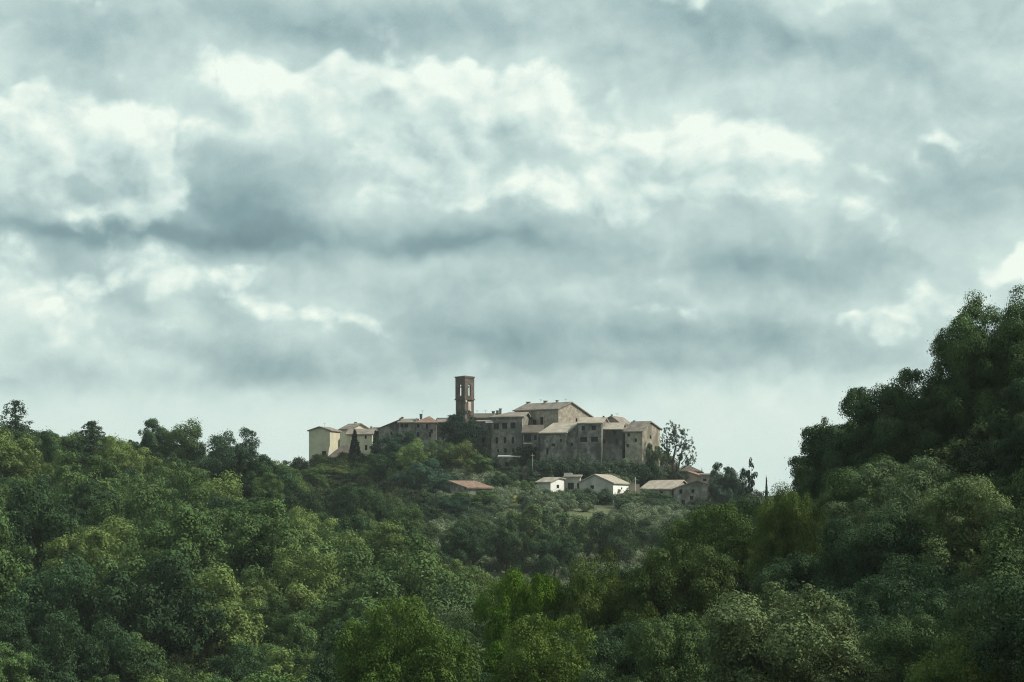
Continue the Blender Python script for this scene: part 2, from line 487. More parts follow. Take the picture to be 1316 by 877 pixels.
# ------------------------------------------------------------------ terrain
# ground control points: photo column, row where the ground would show, distance
CP = [
    # wooded ridge left, its back and its face
    (-160, 598, 610), (-60, 605, 605), (0, 612, 600), (100, 624, 600), (200, 635, 600), (300, 648, 600), (400, 666, 610), (480, 678, 640),
    (-160, 640, 720), (0, 640, 720), (150, 645, 720), (300, 645, 720),
    (-160, 715, 490), (0, 725, 490), (150, 735, 490), (300, 742, 490), (430, 744, 480), (510, 772, 470), (575, 812, 460),
    (180, 712, 545), (320, 722, 550), (430, 738, 555), (540, 742, 580),
    (-160, 800, 400), (0, 800, 400), (150, 805, 400), (300, 820, 400), (430, 830, 400), (540, 862, 390),
    (-160, 960, 330), (0, 962, 330), (200, 972, 330), (400, 990, 330),
    (-200, 1130, 255), (0, 1135, 255), (300, 1150, 260),
    # near hill right
    (1600, 430, 250), (1450, 480, 245), (1316, 545, 240), (1200, 640, 240), (1100, 700, 245), (1020, 765, 250), (930, 800, 260), (860, 850, 265),
    (1700, 450, 330), (1316, 560, 320), (1150, 690, 330), (1000, 800, 340),
    (1450, 760, 190), (1300, 780, 190), (1200, 820, 195), (1050, 860, 198), (1000, 880, 200), (860, 915, 205), (720, 950, 215), (600, 975, 215),
    (1500, 950, 148), (1300, 965, 150), (1000, 1015, 150), (800, 1045, 160), (650, 1040, 178), (510, 1010, 178), (350, 1085, 180), (150, 1150, 190),
    (1500, 1250, 100), (1300, 1250, 100), (1000, 1300, 100), (658, 1350, 100), (300, 1350, 100), (0, 1300, 100),
    (860, 985, 290), (700, 975, 300), (500, 1010, 300),
    # valley in the middle, rising to the village
    (640, 905, 400), (760, 890, 400), (900, 860, 420), (640, 850, 460), (720, 840, 480), (850, 830, 480), (1000, 800, 500),
    (600, 770, 570), (680, 775, 570), (780, 775, 570), (900, 775, 580),
    (600, 728, 640), (690, 732, 640), (770, 730, 640), (880, 735, 650),
    (560, 692, 690), (630, 690, 695), (720, 692, 700), (800, 690, 700), (900, 700, 700),
    (480, 655, 730), (540, 660, 735), (690, 650, 750), (760, 650, 750), (860, 662, 750), (930, 675, 745),
    (690, 641, 770), (760, 641, 770), (850, 645, 775), (910, 645, 785),
    (470, 626, 782), (540, 626, 782), (600, 622, 784), (470, 650, 757), (540, 652, 757), (610, 641, 748),
    # village terrace
    (400, 600, 800), (440, 598, 800), (480, 598, 800), (560, 595, 800), (620, 594, 798), (680, 596, 795), (760, 596, 790), (850, 598, 790),
    (420, 598, 850), (600, 592, 850), (750, 590, 850), (860, 605, 840),
    (330, 625, 800), (200, 650, 820), (920, 632, 800), (985, 652, 800), (1100, 690, 800), (1250, 720, 800),
    (100, 760, 960), (400, 700, 950), (660, 690, 950), (900, 710, 950), (1200, 760, 960),
]


def fit_terrain():
    A = np.array([(X_(px, Y), Y, Z_(py, Y)) for px, py, Y in CP])
    extra = [(0, 0, -1.7), (-30, 5, -2.2), (30, 5, -1.7), (0, -40, 0.0), (-120, 20, -10), (120, 20, -6), (0, 40, -9), (60, 50, -9), (-60, 50, -12)]
    for x in (-700, -350, 0, 350, 700): extra.append((x, 1250, -28)); extra.append((x, -300, 4 if abs(x) < 400 else -8))
    for y in (150, 500, 900): extra.append((-700, y, -12)); extra.append((700, y, 8 if y < 600 else -22))
    A = np.vstack([A, np.array(extra, float)])
    sc = 100.0
    P = A[:, :2] / sc
    n = len(P)
    D = np.linalg.norm(P[:, None] - P[None], axis=2)
    K = np.where(D > 0, D * D * np.log(np.maximum(D, 1e-9)), 0) + np.eye(n) * 0.02
    Q = np.hstack([np.ones((n, 1)), P])
    Mx = np.block([[K, Q], [Q.T, np.zeros((3, 3))]])
    w = np.linalg.solve(Mx, np.concatenate([A[:, 2], np.zeros(3)]))

    def h(x, y):
        x = np.asarray(x, float); y = np.asarray(y, float)
        shp = x.shape
        p = np.stack([x.ravel(), y.ravel()], 1) / sc
        out = np.empty(len(p))
        for s in range(0, len(p), 20000):
            q = p[s:s + 20000]
            d = np.linalg.norm(q[:, None] - P[None], axis=2)
            k = np.where(d > 0, d * d * np.log(np.maximum(d, 1e-9)), 0)
            out[s:s + 20000] = k @ w[:n] + w[n] + q @ w[n + 1:]
        z = out.reshape(shp)
        # fade into a low plain outside the modelled hills
        t = np.clip(np.maximum.reduce([(np.abs(x) - 520) / 250, (y - 1000) / 250, (-y - 200) / 200]), 0, 1)
        t = t * t * (3 - 2 * t)
        return np.clip(z, -34, 32) * (1 - t) + (-30) * t
    return h


ground_h = fit_terrain()


def gh(x, y): return float(ground_h(np.array([x]), np.array([y]))[0])


def build_ground():
    xs = np.concatenate([[-3000, -2200, -1500, -1100, -850], np.arange(-700, 701, 7.0), [850, 1100, 1500, 2200, 3000]])
    ys = np.concatenate([[-3000, -2000, -1200, -700, -450, -330], np.arange(-250, 1251, 7.5), [1400, 1700, 2200, 3000]])
    XX, YY = np.meshgrid(xs, ys)
    ZZ = ground_h(XX, YY)
    inner = (np.abs(XX) < 700) & (YY > 90) & (YY < 1200)
    ZZ = ZZ + np.where(inner, RNG.normal(0, .12, ZZ.shape), 0)
    nx, ny = len(xs), len(ys)
    V = np.stack([XX, YY, ZZ], 2).reshape(-1, 3)
    i = (np.arange(ny - 1)[:, None] * nx + np.arange(nx - 1)[None]).ravel()
    Fc = np.stack([i, i + 1, i + 1 + nx, i + nx], 1)
    me = mesh_np('ground', V, Fc.ravel(), np.full(len(Fc), 4), [M['ground']], True)
    o = put(bpy.data.objects.new('ground', me))
    at = me.attributes.new('meadow', 'FLOAT', 'POINT')
    px = CX + V[:, 0] / np.maximum(V[:, 1], 1) * F
    md = np.clip(1 - np.abs(px - 745) / 130, 0, 1) * np.clip(1 - np.abs(V[:, 1] - 630) / 140, 0, 1)
    at.data.foreach_set('value', np.clip(md * 2.2, 0, 1).astype(np.float32))
    tag(o, kind='structure')
    o['label'] = 'dark wooded ground rolling from the valley up to the village hill'


build_ground()

# ------------------------------------------------------------------ buildings
FOOT = []          # (centre x, y, radius) kept clear of trees


def wall_face(mb, A, u, up, length, h0, profile, holes, n_in, depth=.22, mi=0):
    """one wall: origin A (ground, left end), unit dir u, rectangular part of height h0 with holes, then the polygon of
    profile [(t, z)] above it; holes = [(u0, u1, z0, z1)]; n_in = inward normal for the reveals"""
    us = sorted({0.0, length, *[h[0] for h in holes], *[h[1] for h in holes]})
    zs = sorted({0.0, h0, *[h[2] for h in holes], *[h[3] for h in holes]})
    for i in range(len(us) - 1):
        for j in range(len(zs) - 1):
            uc, zc = (us[i] + us[i + 1]) / 2, (zs[j] + zs[j + 1]) / 2
            if any(h[0] < uc < h[1] and h[2] < zc < h[3] for h in holes): continue
            mb.poly([A + u * us[i] + up * zs[j], A + u * us[i + 1] + up * zs[j], A + u * us[i + 1] + up * zs[j + 1], A + u * us[i] + up * zs[j + 1]], mi)
    for (a, b, c, d) in holes:
        q = [A + u * a + up * c, A + u * b + up * c, A + u * b + up * d, A + u * a + up * d]
        for k in range(4):
            p0, p1 = q[k], q[(k + 1) % 4]
            mb.poly([p0, p1, p1 + n_in * depth, p0 + n_in * depth], mi)
    if profile:
        top = [A + u * (t * length) + up * z for t, z in profile]
        pts = [A + up * h0, A + u * length + up * h0] + top[::-1]
        out = []
        for p in pts:
            if not out or (p - out[-1]).length > 1e-4: out.append(p)
        if (out[0] - out[-1]).length < 1e-4: out.pop()
        if len(out) >= 3: mb.poly(out, mi)


UP = Vector((0, 0, 1))


def slab(mb, planes, t, mi=0):
    """planes: list of polygons (top surface); gives them thickness t downward, closing the rim"""
    key = lambda p: (round(p[0], 3), round(p[1], 3), round(p[2], 3))
    cnt = {}
    for pl in planes:
        for k in range(len(pl)):
            e = frozenset((key(pl[k]), key(pl[(k + 1) % len(pl)])))
            cnt[e] = cnt.get(e, 0) + 1
    for pl in planes:
        mb.poly(pl, mi)
        low = [p - UP * t for p in pl]
        mb.poly(low[::-1], mi)
        for k in range(len(pl)):
            e = frozenset((key(pl[k]), key(pl[(k + 1) % len(pl)])))
            if cnt[e] == 1:
                mb.poly([pl[k], low[k], low[(k + 1) % len(pl)], pl[(k + 1) % len(pl)]], mi)


def add_window(root, A, u, n_in, a, b, c, d, depth, style, wl=None):
    """window filling a wall hole: timber frame with cross bars, dark panes as sub-part"""
    w, h = b - a, d - c
    mb = MB()
    ft = min(.09, w * .13)
    mid = A + n_in * (depth - .06)
    def bar(u0, u1, z0, z1):
        p = mid + u * ((u0 + u1) / 2) + UP * ((z0 + z1) / 2)
        mb.box(p, u1 - u0, .08, z1 - z0, 0, (u, n_in))
    bar(a + .004, a + ft, c + .004, d - .004); bar(b - ft, b - .004, c + .004, d - .004)
    bar(a + ft, b - ft, c + .004, c + ft); bar(a + ft, b - ft, d - ft, d - .004)
    if w > .7: bar((a + b) / 2 - .035, (a + b) / 2 + .035, c + ft, d - ft)
    fr = mb.build('door' if style == 'door' else 'window', M['timber'] if style != 'pale' else M['trim'], root)
    if wl: fr['label'] = wl
    pm = MB()
    q0 = A + n_in * (depth - .02)
    pm.poly([q0 + u * (a - .0) + UP * c, q0 + u * b + UP * c, q0 + u * b + UP * d, q0 + u * a + UP * d])
    pm.build('door_leaf' if style == 'door' else 'pane', M['timber'] if style == 'door' else (M['trim'] if style == 'pale' else M['glass']), fr)
    return fr


def house(name, label, Nx, Lx, Y, yE, yB, theta, roof, wall, rmat, Rx=None, depth=None, yR=None, rf=.5, prof=None,
          win=(), swin=(), doors=(), chim=(), ant=(), over=.35, hip=(0, 0), cat='house', group=None, thick=.26, smat=None):
    """rectangular house seen at its near (right front) corner Nx; the front runs left to column Lx, the side runs back
    towards Rx; theta turns it; roof: 'ridge' (ridge parallel to the front), 'front' (gable on the front), 'shed'"""
    th = R(theta)
    u = Vector((-math.cos(th), math.sin(th), 0))
    s = Vector((math.sin(th), math.cos(th), 0))
    N0 = Vector((X_(Nx, Y), Y, 0))
    k = (Lx - CX) / F
    Lw = (N0.x - k * N0.y) / (k * u.y - u.x)
    if Rx is not None:
        kr = (Rx - CX) / F
        D = (kr * N0.y - N0.x) / (s.x - kr * s.y)
    else:
        D = depth
    zE = Z_(yE, Y); zB = Z_(yB, Y)
    m_px = Y / F
    root = empty(name, (0, 0, 0))
    c0 = N0 + u * (Lw / 2) + s * (D / 2)
    base = Vector((c0.x, c0.y, zB))
    root.location = base
    off = -base
    H = zE - zB                                     # wall height at the front eave
    c = {'N': N0, 'L': N0 + u * Lw, 'B': N0 + u * Lw + s * D, 'R': N0 + s * D}
    for q in c: c[q] = Vector((c[q].x, c[q].y, zB)) + off
    # roof profile (t from near corner, height above base)
    if prof: pr = [(t, Z_(py, Y) - zB) for t, py in prof]
    elif roof == 'shed': pr = [(0, H), (1, H + (yE - yR) * m_px)]
    else: pr = [(0, H), (rf, H + (yE - yR) * m_px), (1, H)]
    pr = [(t, z) for t, z in pr]
    if pr[0][0] == pr[1][0]: pr = pr[1:]
    if pr[-1][0] == pr[-2][0]: pr = pr[:-1]
    zmin = min(z for _, z in pr)
    rev = [(1 - t, z) for t, z in pr][::-1]
    h = lambda t: float(np.interp(t, [p[0] for p in pr], [p[1] for p in pr]))

    def holes_on(A, udir, nrm, lst, length):
        out = []
        Aw = A + base
        for (px, py, w, hh) in lst:
            d = Vector(((px - CX) / F, 1.0, (HY - py) / F))
            tt = Aw.dot(nrm) / d.dot(nrm)
            p = d * tt
            uc = (p - Aw).dot(udir); zc = p.z - zB
            fs = abs(udir.x) if abs(udir.x) > .2 else .2
            ww = w * 1.12 * tt / F / fs; hz = hh * 1.12 * tt / F
            out.append([max(.1, uc - ww / 2), min(length - .1, uc + ww / 2), max(.05, zc - hz / 2), zc + hz / 2])
        return [o for o in out if o[1] - o[0] > .15]

    wl = MB()
    n_front, n_side = s, -Vector((math.cos(th), -math.sin(th), 0))      # inward normals
    fh = holes_on(c['N'], u, n_front, list(win) + list(doors), Lw)
    sh = holes_on(c['N'], s, n_side, swin, D)
    gable_front = roof == 'front'
    fr_h0 = zmin if gable_front else h(0)
    sd_h0 = (h(0)) if gable_front else zmin
    fr_h0 -= .0
    for hl, hm in ((fh, fr_h0), (sh, sd_h0)):
        for q in hl: q[3] = min(q[3], hm - .12)
    fh2 = [q for q in fh if q[3] - q[2] > .2]; sh2 = [q for q in sh if q[3] - q[2] > .2]
    # holes may overlap a profile part only below the eave line: keep them there
    if gable_front:
        wall_face(wl, c['N'], u, UP, Lw, zmin, pr, fh2, n_front)
        wall_face(wl, c['R'], u, UP, Lw, zmin, pr, [], -n_front)
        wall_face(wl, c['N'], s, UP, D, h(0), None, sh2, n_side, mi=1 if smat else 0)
        wall_face(wl, c['L'], s, UP, D, h(1), None, [], -n_side)
    else:
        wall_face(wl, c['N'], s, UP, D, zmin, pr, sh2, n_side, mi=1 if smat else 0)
        wall_face(wl, c['L'], s, UP, D, zmin, pr, [], -n_side)
        wall_face(wl, c['N'], u, UP, Lw, h(0), None, fh2, n_front)
        wall_face(wl, c['R'], u, UP, Lw, h(1), None, [], -n_front)
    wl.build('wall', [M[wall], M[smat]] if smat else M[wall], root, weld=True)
    for i, q in enumerate(fh2):
        add_window(root, c['N'], u, n_front, *q, .22, 'door' if i >= len(win) else 'w')
    for q in sh2:
        add_window(root, c['N'], s, n_side, *q, .22, 'w')
    # roof slab
    o = over
    t2 = thick
    def pt(a, b, z): return c['N'] + u * a + s * b + UP * (z + t2 * .8)
    planes = []
    if gable_front:
        ts = [(t * Lw, z) for t, z in pr]
        b0, b1 = -o, D + o
        for i in range(len(ts) - 1):
            (a0, z0), (a1, z1) = ts[i], ts[i + 1]
            g = (z1 - z0) / (a1 - a0)
            if i == 0: a0, z0 = a0 - o, z0 - g * o
            if i == len(ts) - 2: a1, z1 = a1 + o, z1 + g * o
            planes.append([pt(a0, b0, z0), pt(a0, b1, z0), pt(a1, b1, z1), pt(a1, b0, z1)])
    else:
        ts = [(t * D, z) for t, z in pr]
        hr, hl = hip
        nseg = len(ts) - 1
        pts = []
        for i, (b, z) in enumerate(ts):
            if i == 0:
                g = (ts[1][1] - z) / (ts[1][0] - b); b, z = b - o, z - g * o
            if i == nseg:
                g = (z - ts[i - 1][1]) / (b - ts[i - 1][0]); b, z = b + o, z + g * o
            edge = (i in (0, nseg))
            ar = -o if edge or not hr else hr
            al = Lw + o if edge or not hl else Lw - hl
            if i == nseg and roof == 'shed': ar, al = (-o if not hr else hr), (Lw + o if not hl else Lw - hl)
            pts.append((b, z, ar, al))
        for i in range(nseg):
            b0, z0, r0, l0 = pts[i]; b1, z1, r1, l1 = pts[i + 1]
            planes.append([pt(r0, b0, z0), pt(r1, b1, z1), pt(l1, b1, z1), pt(l0, b0, z0)])
        if nseg == 2 and hr: planes.append([pt(pts[0][2], pts[0][0], pts[0][1]), pt(pts[2][2], pts[2][0], pts[2][1]), pt(pts[1][2], pts[1][0], pts[1][1])])
        if nseg == 2 and hl: planes.append([pt(pts[0][3], pts[0][0], pts[0][1]), pt(pts[1][3], pts[1][0], pts[1][1]), pt(pts[2][3], pts[2][0], pts[2][1])])
    rb = MB(); slab(rb, planes, t2)
    ro = rb.build('roof', M[rmat], root)
    # chimneys stand on the roof at their photo column, on the ridge line
    for (px, w, hpx) in chim:
        zr = max(z for _, z in pr); tr = [t for t, z in pr if z == zr][0]
        if gable_front:
            kk = (px - CX) / F
            q = c['N'] + base + u * (tr * Lw)
            bb = max(.4, min(D - .4, (kk * q.y - q.x) / (s.x - kk * s.y) if abs(s.x) > .12 else D * .4))
            p = c['N'] + u * (tr * Lw) + s * bb
        else:
            q = c['N'] + base + s * (tr * D)
            kk = (px - CX) / F
            aa = max(.4, min(Lw - .4, (q.x - kk * q.y) / (kk * u.y - u.x)))
            p = c['N'] + s * (tr * D) + u * aa
        wm, hm = w * m_px, hpx * m_px
        cb = MB()
        cb.box(p + UP * (zr + hm / 2 - .3), wm, wm * .8, hm + .6, 0, (u, s))
        cb.box(p + UP * (zr + hm + .08), wm * 1.35, wm * 1.15, .14, 1, (u, s))
        cb.build('chimney', [M[wall], M['roof_dark']], ro)
    for (px, hpx) in ant:
        zr = max(z for _, z in pr); tr = [t for t, z in pr if z == zr][0]
        kk = (px - CX) / F
        if gable_front: p = c['N'] + u * (tr * Lw) + s * (D * .5)
        else:
            q = c['N'] + base + s * (tr * D)
            p = c['N'] + s * (tr * D) + u * max(.3, min(Lw - .3, (q.x - kk * q.y) / (kk * u.y - u.x)))
        ab = MB(); hm = hpx * m_px
        ab.tube([p + UP * (zr - .2), p + UP * (zr + hm)], [.025, .02], 5)
        for q_, ln in ((.98, .9), (.86, .7), (.74, .5)):
            ab.box(p + UP * (zr + hm * q_), ln, .03, .03, 0, (Vector((1, 0, 0)), Vector((0, 1, 0))))
        ab.build('antenna', M['metal'], ro)
    tag(root, label, cat, group)
    FOOT.append((c0.x, c0.y, max(Lw, D) * .5 + 1.0))
    return root, c, base, u, s, Lw, D, ro


# --- west end: cream plastered houses
G1 = 'houses of the hilltop village'
house('cream_house', 'tall cream plastered house with one square window at the row end beside the cypress', 424, 397, 808, 553.5, 603, 20, 'front', 'cream', 'roof', Rx=437, yR=549,
      win=[(416.5, 583, 5, 5.5)], ant=[(400, 6)], group=G1)
house('cream_house', 'pale cream house with sunlit gable rising behind the cypress', 451, 437, 822, 551.5, 590, 50, 'ridge', 'cream_pale', 'roof', Rx=475, yR=544.8, chim=[(457, 2.5, 2)],
      swin=[(461, 556, 1.6, 3)], group=G1)
house('cream_house', 'cream house with two small windows in line standing right behind the cypress', 478, 446, 812, 558.5, 598, 8, 'ridge', 'cream', 'roof', depth=7, yR=551.5,
      win=[(470, 562, 2.2, 4), (470.5, 575.5, 3, 6)], doors=[(466, 588, 2.8, 6.5)], chim=[(477, 2.4, 3)], group=G1)
house('low_outhouse', 'low white outhouse with grey hipped tile roof at the foot of the cream houses', 449, 421, 799, 588.5, 602, 4, 'ridge', 'white', 'roof_dark', depth=8, yR=573, hip=(.8, 3.0), win=[(427, 592, 3, 3)],
      cat='outhouse')
house('small_house', 'small pink grey house wedged between cream house and stone row', 493, 479, 818, 554.5, 585, 4, 'ridge', 'pink', 'roof_dark', depth=6, yR=549.8, group=G1)
# --- stone row left of the bell tower
house('stone_house', 'stone house with one long roof slope falling towards the pink house', 513, 487, 813, 551, 596, 4, 'front', 'stone', 'roof_dark', depth=8, prof=[(0, 540.5), (1, 551)], chim=[(493, 2, 3)],
      win=[(503, 557, 2.5, 4)], group=G1)
house('stone_house', 'stone house with a pair of small windows close under pale eaves', 534, 512.5, 811, 543.5, 597, 5, 'ridge', 'stone', 'roof', depth=8, yR=538.5, win=[(516.5, 547.2, 3.4, 4), (522, 547.2, 4, 4)],
      chim=[(514.5, 2.6, 2.5)], group=G1)
house('stone_house', 'stone house with reddish roof and chimney left of the bell tower', 560.5, 533.5, 808, 543.5, 597, 4, 'ridge', 'stone', 'roof_red', depth=9, yR=535.2, hip=(2.0, 3.0),
      win=[(537.5, 547.5, 3, 4), (548.5, 548, 2.6, 5), (554.5, 554.5, 3, 5), (537, 559, 3, 6), (552.5, 558.5, 3, 6)], chim=[(541, 3, 3)], ant=[(543, 9)], group=G1)
house('stone_house', 'stone house with brown roof half hidden by the round dark tree', 584, 561, 809, 542.8, 597, 4, 'ridge', 'stone', 'roof', depth=9, yR=537.3, chim=[(578.5, 3, 3.5)], win=[(569, 552, 3, 5)], group=G1)
house('stone_house', 'dark roofed stone house just behind the bell tower', 642, 606, 822, 537.5, 596, 2, 'ridge', 'stone_dark', 'roof_dark', depth=9, yR=531.5, chim=[(634, 3.5, 3)], ant=[(613, 5), (624, 5)], group=G1)

# --- bell tower
def bell_tower():
    Y = 812; th = R(44)
    u = Vector((-math.cos(th), math.sin(th), 0)); s = Vector((math.sin(th), math.cos(th), 0))
    N0 = Vector((X_(597.4, Y), Y, 0))
    kL = (585.2 - CX) / F
    w = (N0.x - kL * N0.y) / (kL * u.y - u.x)
    zb, zc, zt = Z_(600, Y), Z_(513.5, Y), Z_(485, Y)
    base = N0 + (u + s) * (w / 2); base.z = zb
    root = empty('bell_tower', base)
    N1 = N0 - base; N1.z = 0
    Hc, Ht = zc - zb, zt - zb
    px = Y / F
    # lower shaft
    lo = MB()
    ins = .06
    A = N1 + (u + s) * ins
    ww = w - 2 * ins
    cs = [A, A + u * ww, A + (u + s) * ww, A + s * ww]
    for i in range(4):
        lo.poly([cs[i], cs[(i + 1) % 4], cs[(i + 1) % 4] + UP * Hc, cs[i] + UP * Hc])
    lo.poly([p + UP * Hc for p in cs])
    lo.build('shaft', M['brick'], root)
    # cornice between shaft and belfry, and crowning cornice
    for nm, z0, z1, e in (('string_course', Hc - .12, Hc + .22, .16), ('cornice', Ht - .1, Ht + .25, .14)):
        cbm = MB(); cbm.box(N1 + (u + s) * (w / 2) + UP * ((z0 + z1) / 2), w + 2 * e, w + 2 * e, z1 - z0, 0, (u, s))
        cbm.build(nm, M['brick'], root)
    # belfry with a tall arched opening in each face
    th_w = .42
    bf = MB()
    ow, z0, zs_, zt_ = w * .25, Hc + (513.5 - 508.5) * px, Hc + (513.5 - 495.5) * px, Ht - .12
    def face(A, ud, nin):
        a0, a1 = (w - ow) / 2, (w + ow) / 2
        arc = [(a1 - (a1 - a0) / 2 + math.cos(t) * ow / 2, zs_ + math.sin(t) * ow / 2 * 1.1) for t in np.linspace(0, math.pi, 9)]
        rim = [(a0, z0), (a1, z0)] + arc
        for off in (0, th_w):
            lo_, hi_ = (0 if off == 0 else th_w), (w if off == 0 else w - th_w)
            O = A + nin * off
            q = lambda a, z: O + ud * a + UP * z
            bf.poly([q(lo_, Hc + .2), q(hi_, Hc + .2), q(hi_, z0), q(lo_, z0)])
            bf.poly([q(lo_, z0), q(a0, z0), q(a0, zt_), q(lo_, zt_)])
            bf.poly([q(a1, z0), q(hi_, z0), q(hi_, zt_), q(a1, zt_)])
            for i in range(len(arc) - 1):
                bf.poly([q(*arc[i]), q(arc[i][0], zt_), q(arc[i + 1][0], zt_), q(*arc[i + 1])])
        for i in range(len(rim)):
            p, r_ = rim[i], rim[(i + 1) % len(rim)]
            if i == len(rim) - 1: p, r_ = rim[-1], rim[0]
            bf.poly([A + ud * p[0] + UP * p[1], A + ud * r_[0] + UP * r_[1], A + ud * r_[0] + UP * r_[1] + nin * th_w, A + ud * p[0] + UP * p[1] + nin * th_w])
    B = N1 + (u + s) * w
    face(N1, u, s); face(N1, s, u); face(B, -u, -s); face(B, -s, -u)
    bf.build('belfry', M['brick'], root, weld=True)
    rf = MB(); top = N1 + (u + s) * (w / 2) + UP * (Ht + .55)
    cc = [N1 + UP * (Ht + .25), N1 + u * w + UP * (Ht + .25), B + UP * (Ht + .25), N1 + s * w + UP * (Ht + .25)]
    for i in range(4): rf.poly([cc[i], cc[(i + 1) % 4], top])
    rf.build('roof', M['roof_dark'], root)
    # blind panel and small lamp-like stone on the sunny face
    pn = MB(); m_ = N1 + s * (w * .5) - u * .03
    pn.box(m_ + UP * (Hc - 1.7), .1, w * .3, 2.3, 0, (u, s)); pn.build('blind_panel', M['trim'], root)
    bs = MB(); bs.box(N1 + s * .3 - u * .12 + UP * (Hc - .45), .25, .45, .5, 0, (u, s)); bs.build('corbel_stone', M['trim'], root)
    tag(root, 'square dark brick bell tower with arched belfry openings above the roofs', 'tower')
    FOOT.append((base.x, base.y, 4))
    # beam and bell
    beam = MB(); cz = zs_ - .3; ctr = N1 + (u + s) * (w / 2)
    beam.box(ctr + UP * cz, w - .5, .3, .3, 0, (u, s)); beam.box(ctr + UP * cz, .3, w - .5, .3, 0, (u, s))
    beam.build('bell_beam', M['timber'], root)
    pts = [(0.0, 0.12), (.05, .34), (.3, .40), (.6, .46), (.85, .58), (1.0, .72)]
    bb = MB(); n = 14
    for i in range(len(pts) - 1):
        for k in range(n):
            a0, a1 = 2 * math.pi * k / n, 2 * math.pi * (k + 1) / n
            f = lambda r, a, z: Vector((r * math.cos(a), r * math.sin(a), -z))
            bb.poly([f(pts[i][1], a0, pts[i][0]), f(pts[i][1], a1, pts[i][0]), f(pts[i + 1][1], a1, pts[i + 1][0]), f(pts[i + 1][1], a0, pts[i + 1][0])])
    bb.poly([Vector((.12 * math.cos(2 * math.pi * k / n), .12 * math.sin(2 * math.pi * k / n), 0)) for k in range(n)])
    bo = bb.build('bell', M['bronze'])
    bo.location = base + ctr + UP * (cz - .15)
    tag(bo, 'bronze bell hanging from the beam inside the belfry', 'bell')


bell_tower()

# --- tall palazzo block and the palace behind it
house('stone_house', 'narrow stone house with two small windows between round dark tree and palazzo', 631, 611, 805, 542.5, 598, 3, 'shed', 'stone', 'roof', depth=8, yR=539.5,
      win=[(621, 565.5, 3.6, 6), (621.5, 579.5, 3.2, 5.5)], group=G1)
pal, pc, pb, pu, ps, pLw, pD, pro = house('palazzo', 'tall grey stone palazzo with three rows of three windows', 671, 631.5, 799, 536, 600, 10, 'ridge', 'stone_grey', 'roof', depth=11, yR=529.5, hip=(0, 3.5), rf=.55,
      win=[(638, 548, 5.5, 7), (648.5, 547.5, 5.5, 7), (659, 547, 5.5, 7), (638.5, 566.2, 2.8, 7.5), (649, 566, 2.8, 7.5), (659, 566, 2.8, 7.5), (640, 579.5, 2.2, 3.5), (649.5, 579, 3, 5), (659.5, 579, 2.6, 4.5)],
      chim=[(634.5, 3, 2.5), (643, 3, 5)], over=.55, group=G1)
cm = MB(); p0 = pc['L'] + pu * .9 + UP * (Z_(543, 799) - pb.z)
slab(cm, [[p0 - pu * 1.4 - ps * .8 + UP * .0, p0 + pu * .5 - ps * .8, p0 + pu * .5 + ps * .4 + UP * .5, p0 - pu * 1.4 + ps * .4 + UP * .5]], .12)
cm.build('canopy_roof', M['sheet'], pal)
house('palace', 'largest stone palace with tall sunlit gable wall on the hilltop', 717.5, 661, 804, 525.8, 600, 45, 'ridge', 'stone_tan', 'roof', Rx=763, prof=[(0, 525.8), (.36, 516.8), (1, 536)],
      win=[(696, 541, 3.2, 9), (687, 543, 4, 6)], swin=[(723.5, 532.5, 2.6, 6), (731, 532, 2.4, 6), (741, 540, 2, 4)], chim=[(667, 4, 2.5), (701, 4, 3), (716, 2.6, 3)], ant=[(695, 6), (727, 5)], group=G1)
lb, lc, lbase, lu, ls, lLw, lD, _ = house('stone_house', 'stone house with slab balcony tucked between palazzo and palace', 696, 671.8, 796, 556.5, 600, 4, 'shed', 'stone_dark', 'roof_dark', depth=5, yR=547,
      win=[(678, 563, 8, 9), (688, 562.5, 3.2, 6), (675, 577, 4, 5), (680.5, 577, 4, 5), (688, 577.5, 3, 5)], group=G1)
bk = MB(); q = lc['N'] + lu * (lLw * .73) - ls * .55 + UP * (Z_(570.5, 796) - lbase.z); bk.box(q, lLw * .5, 1.1, .2, 0, (lu, ls)); bk.build('balcony', M['trim'], lb)
house('stone_house', 'low fronted stone house with broad pale roof sloping below the palace gable', 727.5, 694.5, 788, 556.5, 600, 24, 'shed', 'stone', 'roof_pale', depth=8.5, yR=543,
      win=[(711, 572, 4.2, 3.5), (721, 566, 2.4, 3.5), (703.5, 580.5, 2.6, 7.5)], group=G1)
house('stone_house', 'narrow stone house with raked top and one tiny window', 743, 729.5, 789, 557, 600, 6, 'front', 'stone', 'roof', depth=6, prof=[(0, 545.5), (1, 557.5)], win=[(735, 571.5, 3, 3.5)], over=.15, group=G1)
house('stone_house', 'stone house with two wide windows below two small ones', 773, 743.2, 787, 544, 600, 12, 'ridge', 'stone', 'roof_pale', depth=10, yR=536.5, hip=(0, 0),
      win=[(749.5, 550.5, 3.8, 5.5), (763, 550.2, 5, 5.5), (750, 565, 8, 6), (764, 564.8, 8, 6)], chim=[(781, 2, 2)], group=G1)
house('stone_house', 'tan hip roofed house half hidden behind the wide windowed house', 797, 770, 800, 543.5, 596, 20, 'front', 'stone_tan', 'roof', depth=9, prof=[(0, 544), (.42, 535.5), (1, 543)], chim=[(783, 2, 2)], ant=[(792, 5)], group=G1)
house('stone_house', 'stone house with one dark doorway window beside arched shadow', 799, 774.5, 788.5, 552, 600, 8, 'ridge', 'stone_dark', 'roof_pale', depth=9, yR=543.5,
      win=[(790, 557, 3, 4), (793, 567.5, 3.2, 6.5), (776.8, 567.5, 2.6, 5)], group=G1)
house('stone_house', 'thin recessed dark house filling the gap beside the end house', 804.5, 798, 793, 553, 600, 2, 'ridge', 'stone_dark', 'roof', depth=6, yR=547, group=G1)
